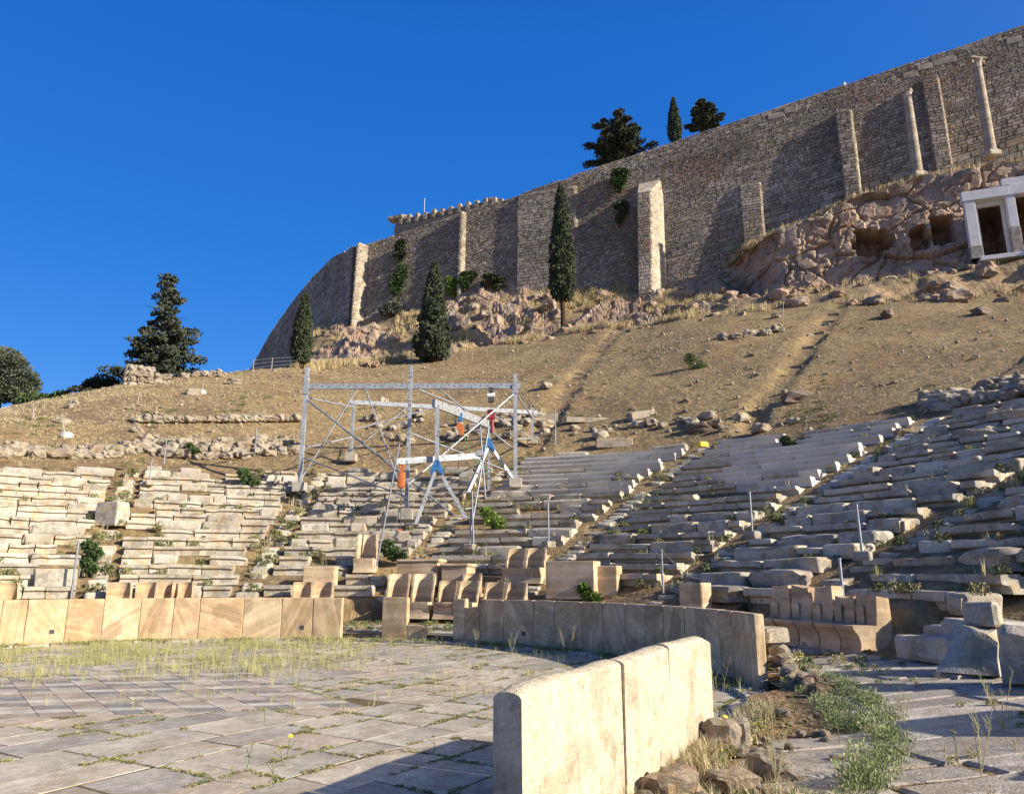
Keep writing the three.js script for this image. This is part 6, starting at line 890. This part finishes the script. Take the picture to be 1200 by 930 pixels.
{ // feathery weeds along the drain of the passage and round the near slabs
  const rnd = rngOf(931), f = [], d = [], s = []; for (let i = 0; i < 190; i++) { const u = rnd(); if (n3(u * 14, 2, 9) + rnd() * .5 < .16) continue; const phi = lerp(88, 137, u), r = 10.1 + .12 * n3(phi * .2, 1, 1) + (rnd() - .5) * .30 * (.5 + .5 * n3(phi * .13, 5, 1) + .35), p = onRing(r, phi, floorY(r) - .03); f.push([p.x, p.y, p.z, .55 + rnd() * .7]); }
  for (let i = 0; i < 90; i++) { const p = onRing(9.62 + rnd() * .3, lerp(93, 113, rnd()), .12); f.push([p.x, p.y, p.z, .5 + rnd() * .7]); }
  const a = V3(-.02, 0, -4.02), b = V3(1.70, 0, -7.26), uu = b.clone().sub(a).normalize(), n = V3(-uu.z, 0, uu.x); for (let i = 0; i < 520; i++) { const l = lerp(-.6, 5.4, rnd()), w = .06 + rnd() * lerp(1.1, .3, smooth(1.8, 2.8, l)), p = a.clone().addScaledVector(uu, l).addScaledVector(n, w); (rnd() < .75 ? d : s).push([p.x, .2 - w * .05, p.z, .4 + rnd() * .6]); }
  for (let i = 0; i < 420; i++) { const phi = lerp(60, 140, rnd()), r = lerp(10.1, 13.5, rnd()), p = onRing(r, phi, floorY(r) - .02); if (n3(p.x * .9, p.z * .9, 3) < .05) continue; (rnd() < .5 ? s : d).push([p.x, p.y, p.z, .35 + rnd() * .5]); }
  for (let i = 0; i < 260; i++) { const phi = lerp(-62, 92, rnd()), r = 9.6 + rnd() * 1.6, p = onRing(r, phi, floorY(r)); s.push([p.x, p.y, p.z, .6 + rnd() * .9]); }
  scatter('drain_weeds', 'feathery green weeds in a strip along the passage drain', 'weeds', sprayTuft(150, .17, .12, .026, 10), M.grass, f, [[.22, .27, .11], [.28, .32, .14], [.18, .23, .09], [.33, .34, .17]], 9);
  scatter('dry_weeds', 'dry straw round the broken stones by the near slabs', 'grass', tuft(18, .20, .10, .0035, 11, 1.0), M.grass, d, STRAW, 10);
  scatter('passage_weeds', 'small green weeds between the flagstones', 'weeds', leafyTuft(80, .10, .10, .024, 12), M.grass, s, GREEN.concat(YGREEN), 11);
}
{ // wild flowers, tall stalks and leafy plants that stand out one by one
  const rnd = rngOf(941);
  const flower = (x, y, z, h, i) => { const t = thing('yellow_wildflower', 'thin stemmed yellow wildflower growing between paving stones', 'flower', [x, y, z], rnd() * 6, 'yellow wildflowers'), k = (rnd() - .5) * .1; mesh('stem', merge([rod(V3(0, 0, 0), V3(k, h, 0), .0035, 5), rod(V3(k * .5, h * .5, 0), V3(k + .05, h * .85, .03), .0025, 4)]), M.shrubStem ??= mat(lin(.12, .17, .05), null, null, 1, .9), t); const pet = []; for (let q = 0; q < 9; q++) { const g = new THREE.CircleGeometry(.011, 6).scale(1, .5, 1).translate(.016, 0, 0).rotateX(-PI / 2 + .25).rotateY(q / 9 * 6.28); pet.push(g.toNonIndexed()); } const head = merge(pet); const m = mesh('bloom', head, M.petal, t, [k, h, 0]); m.rotation.x = .5; return t; };
  for (const [px, py, y] of [[270, 917, 0], [288, 905, 0], [320, 923, 0], [333, 898, 0], [335, 893, 0], [310, 846, 0], [342, 840, 0], [510, 880, 0]]) { const q = rayOf(px, py), d = -(EYE - y) / q[1]; flower(q[0] * d, -.01, -d, .10 + rnd() * .14, 0); }
  for (const [px, py] of [[842, 880], [832, 832], [933, 828], [983, 853], [1045, 845], [1122, 880], [1185, 815], [980, 755], [888, 762], [855, 842]]) { const q = rayOf(px, py), d = -(EYE - .33) / q[1]; const p = [q[0] * d, floorY(polar(q[0] * d, d)[0]) - .03, -d]; flower(p[0], p[1], p[2], .14 + rnd() * .14, 1); }
  const stalk = (x, y, z, h, lab) => { const t = thing('dry_stalk', lab, 'plant', [x, y, z], rnd() * 6, 'tall dry stalks'), g = []; for (let i = 0; i < 5; i++) { const a = rnd() * 6, l = h * (.6 + rnd() * .5), e = V3(cos(a) * l * .3, l, sin(a) * l * .3); g.push(rod(V3(0, 0, 0), e, .003, 4, .0015)); for (let k = 0; k < 6; k++) { const f = .5 + k * .09, m = V3(e.x * f, e.y * f, e.z * f); g.push(rod(m, m.clone().add(V3((rnd() - .5) * .09, .05 + rnd() * .04, (rnd() - .5) * .09)), .0018, 3, .0012)); } } mesh('stems', merge(g), M.stalk ??= mat(lin(.34, .31, .15), null, null, 1, 1), t); };
  for (const [px, py, y, h] of [[742, 893, .25, .75], [760, 888, .25, .6], [665, 772, .0, .62], [560, 757, .02, .4], [600, 765, .02, .45], [910, 915, .3, .5], [1175, 850, .35, .5], [1150, 905, .33, .4], [1060, 845, .3, .3], [840, 835, .2, .55], [935, 735, .4, .6], [478, 752, .02, .5], [880, 760, .3, .5]]) { const q = rayOf(px, py), d = -(EYE - y) / q[1]; stalk(q[0] * d, y - .02, -d, h, 'tall thin dry stalk with fine side stems'); }
  const leafy = (px, py, s, lab, mt = M.shrub) => { const p = footOn(px, py) || onHill(px, py); bushy('leafy_plant', lab, 'plant', [p.x, p.y - .25, p.z], [[0, .35 * s, 0, .32 * s, .26 * s, .32 * s], [.26 * s, .22 * s, .05, .24 * s, .2 * s, .24 * s], [-.22 * s, .6 * s, 0, .24 * s, .22 * s, .24 * s]], 260, .075, mt, px, 0); };
  leafy(108, 645, .7, 'broad leafed green plant on the worn stairway beside the post'); leafy(104, 662, .55, 'second leafy plant just below the one on the stairway'); leafy(291, 566, 1.1, 'green plant near the top of the second stairway'); leafy(225, 530, .9, 'green plant growing on the rubble heap'); leafy(200, 522, .6, 'small plant on the rubble heap'); leafy(577, 612, 1.0, 'green weed beside the hoist frame foot', M.brightShrub); leafy(460, 650, .9, 'grassy green clump behind the wide statue base'); leafy(925, 520, .7, 'green bush growing on the restored marble rows'); leafy(815, 432, 1.6, 'flat green bush on the brown slope between the trenches'); leafy(485, 730, .6, 'bright green weed at the foot of the gap thrones', M.brightShrub); leafy(880, 718, .5, 'arching feathery plant behind the end of the curved parapet', M.olive); leafy(690, 695, .6, 'bright weed at the corner of the large plain block', M.brightShrub);
}
scene.traverse(o => { if (o.isMesh) { o.castShadow = o.receiveShadow = true; } });
renderer.render(scene, camera);
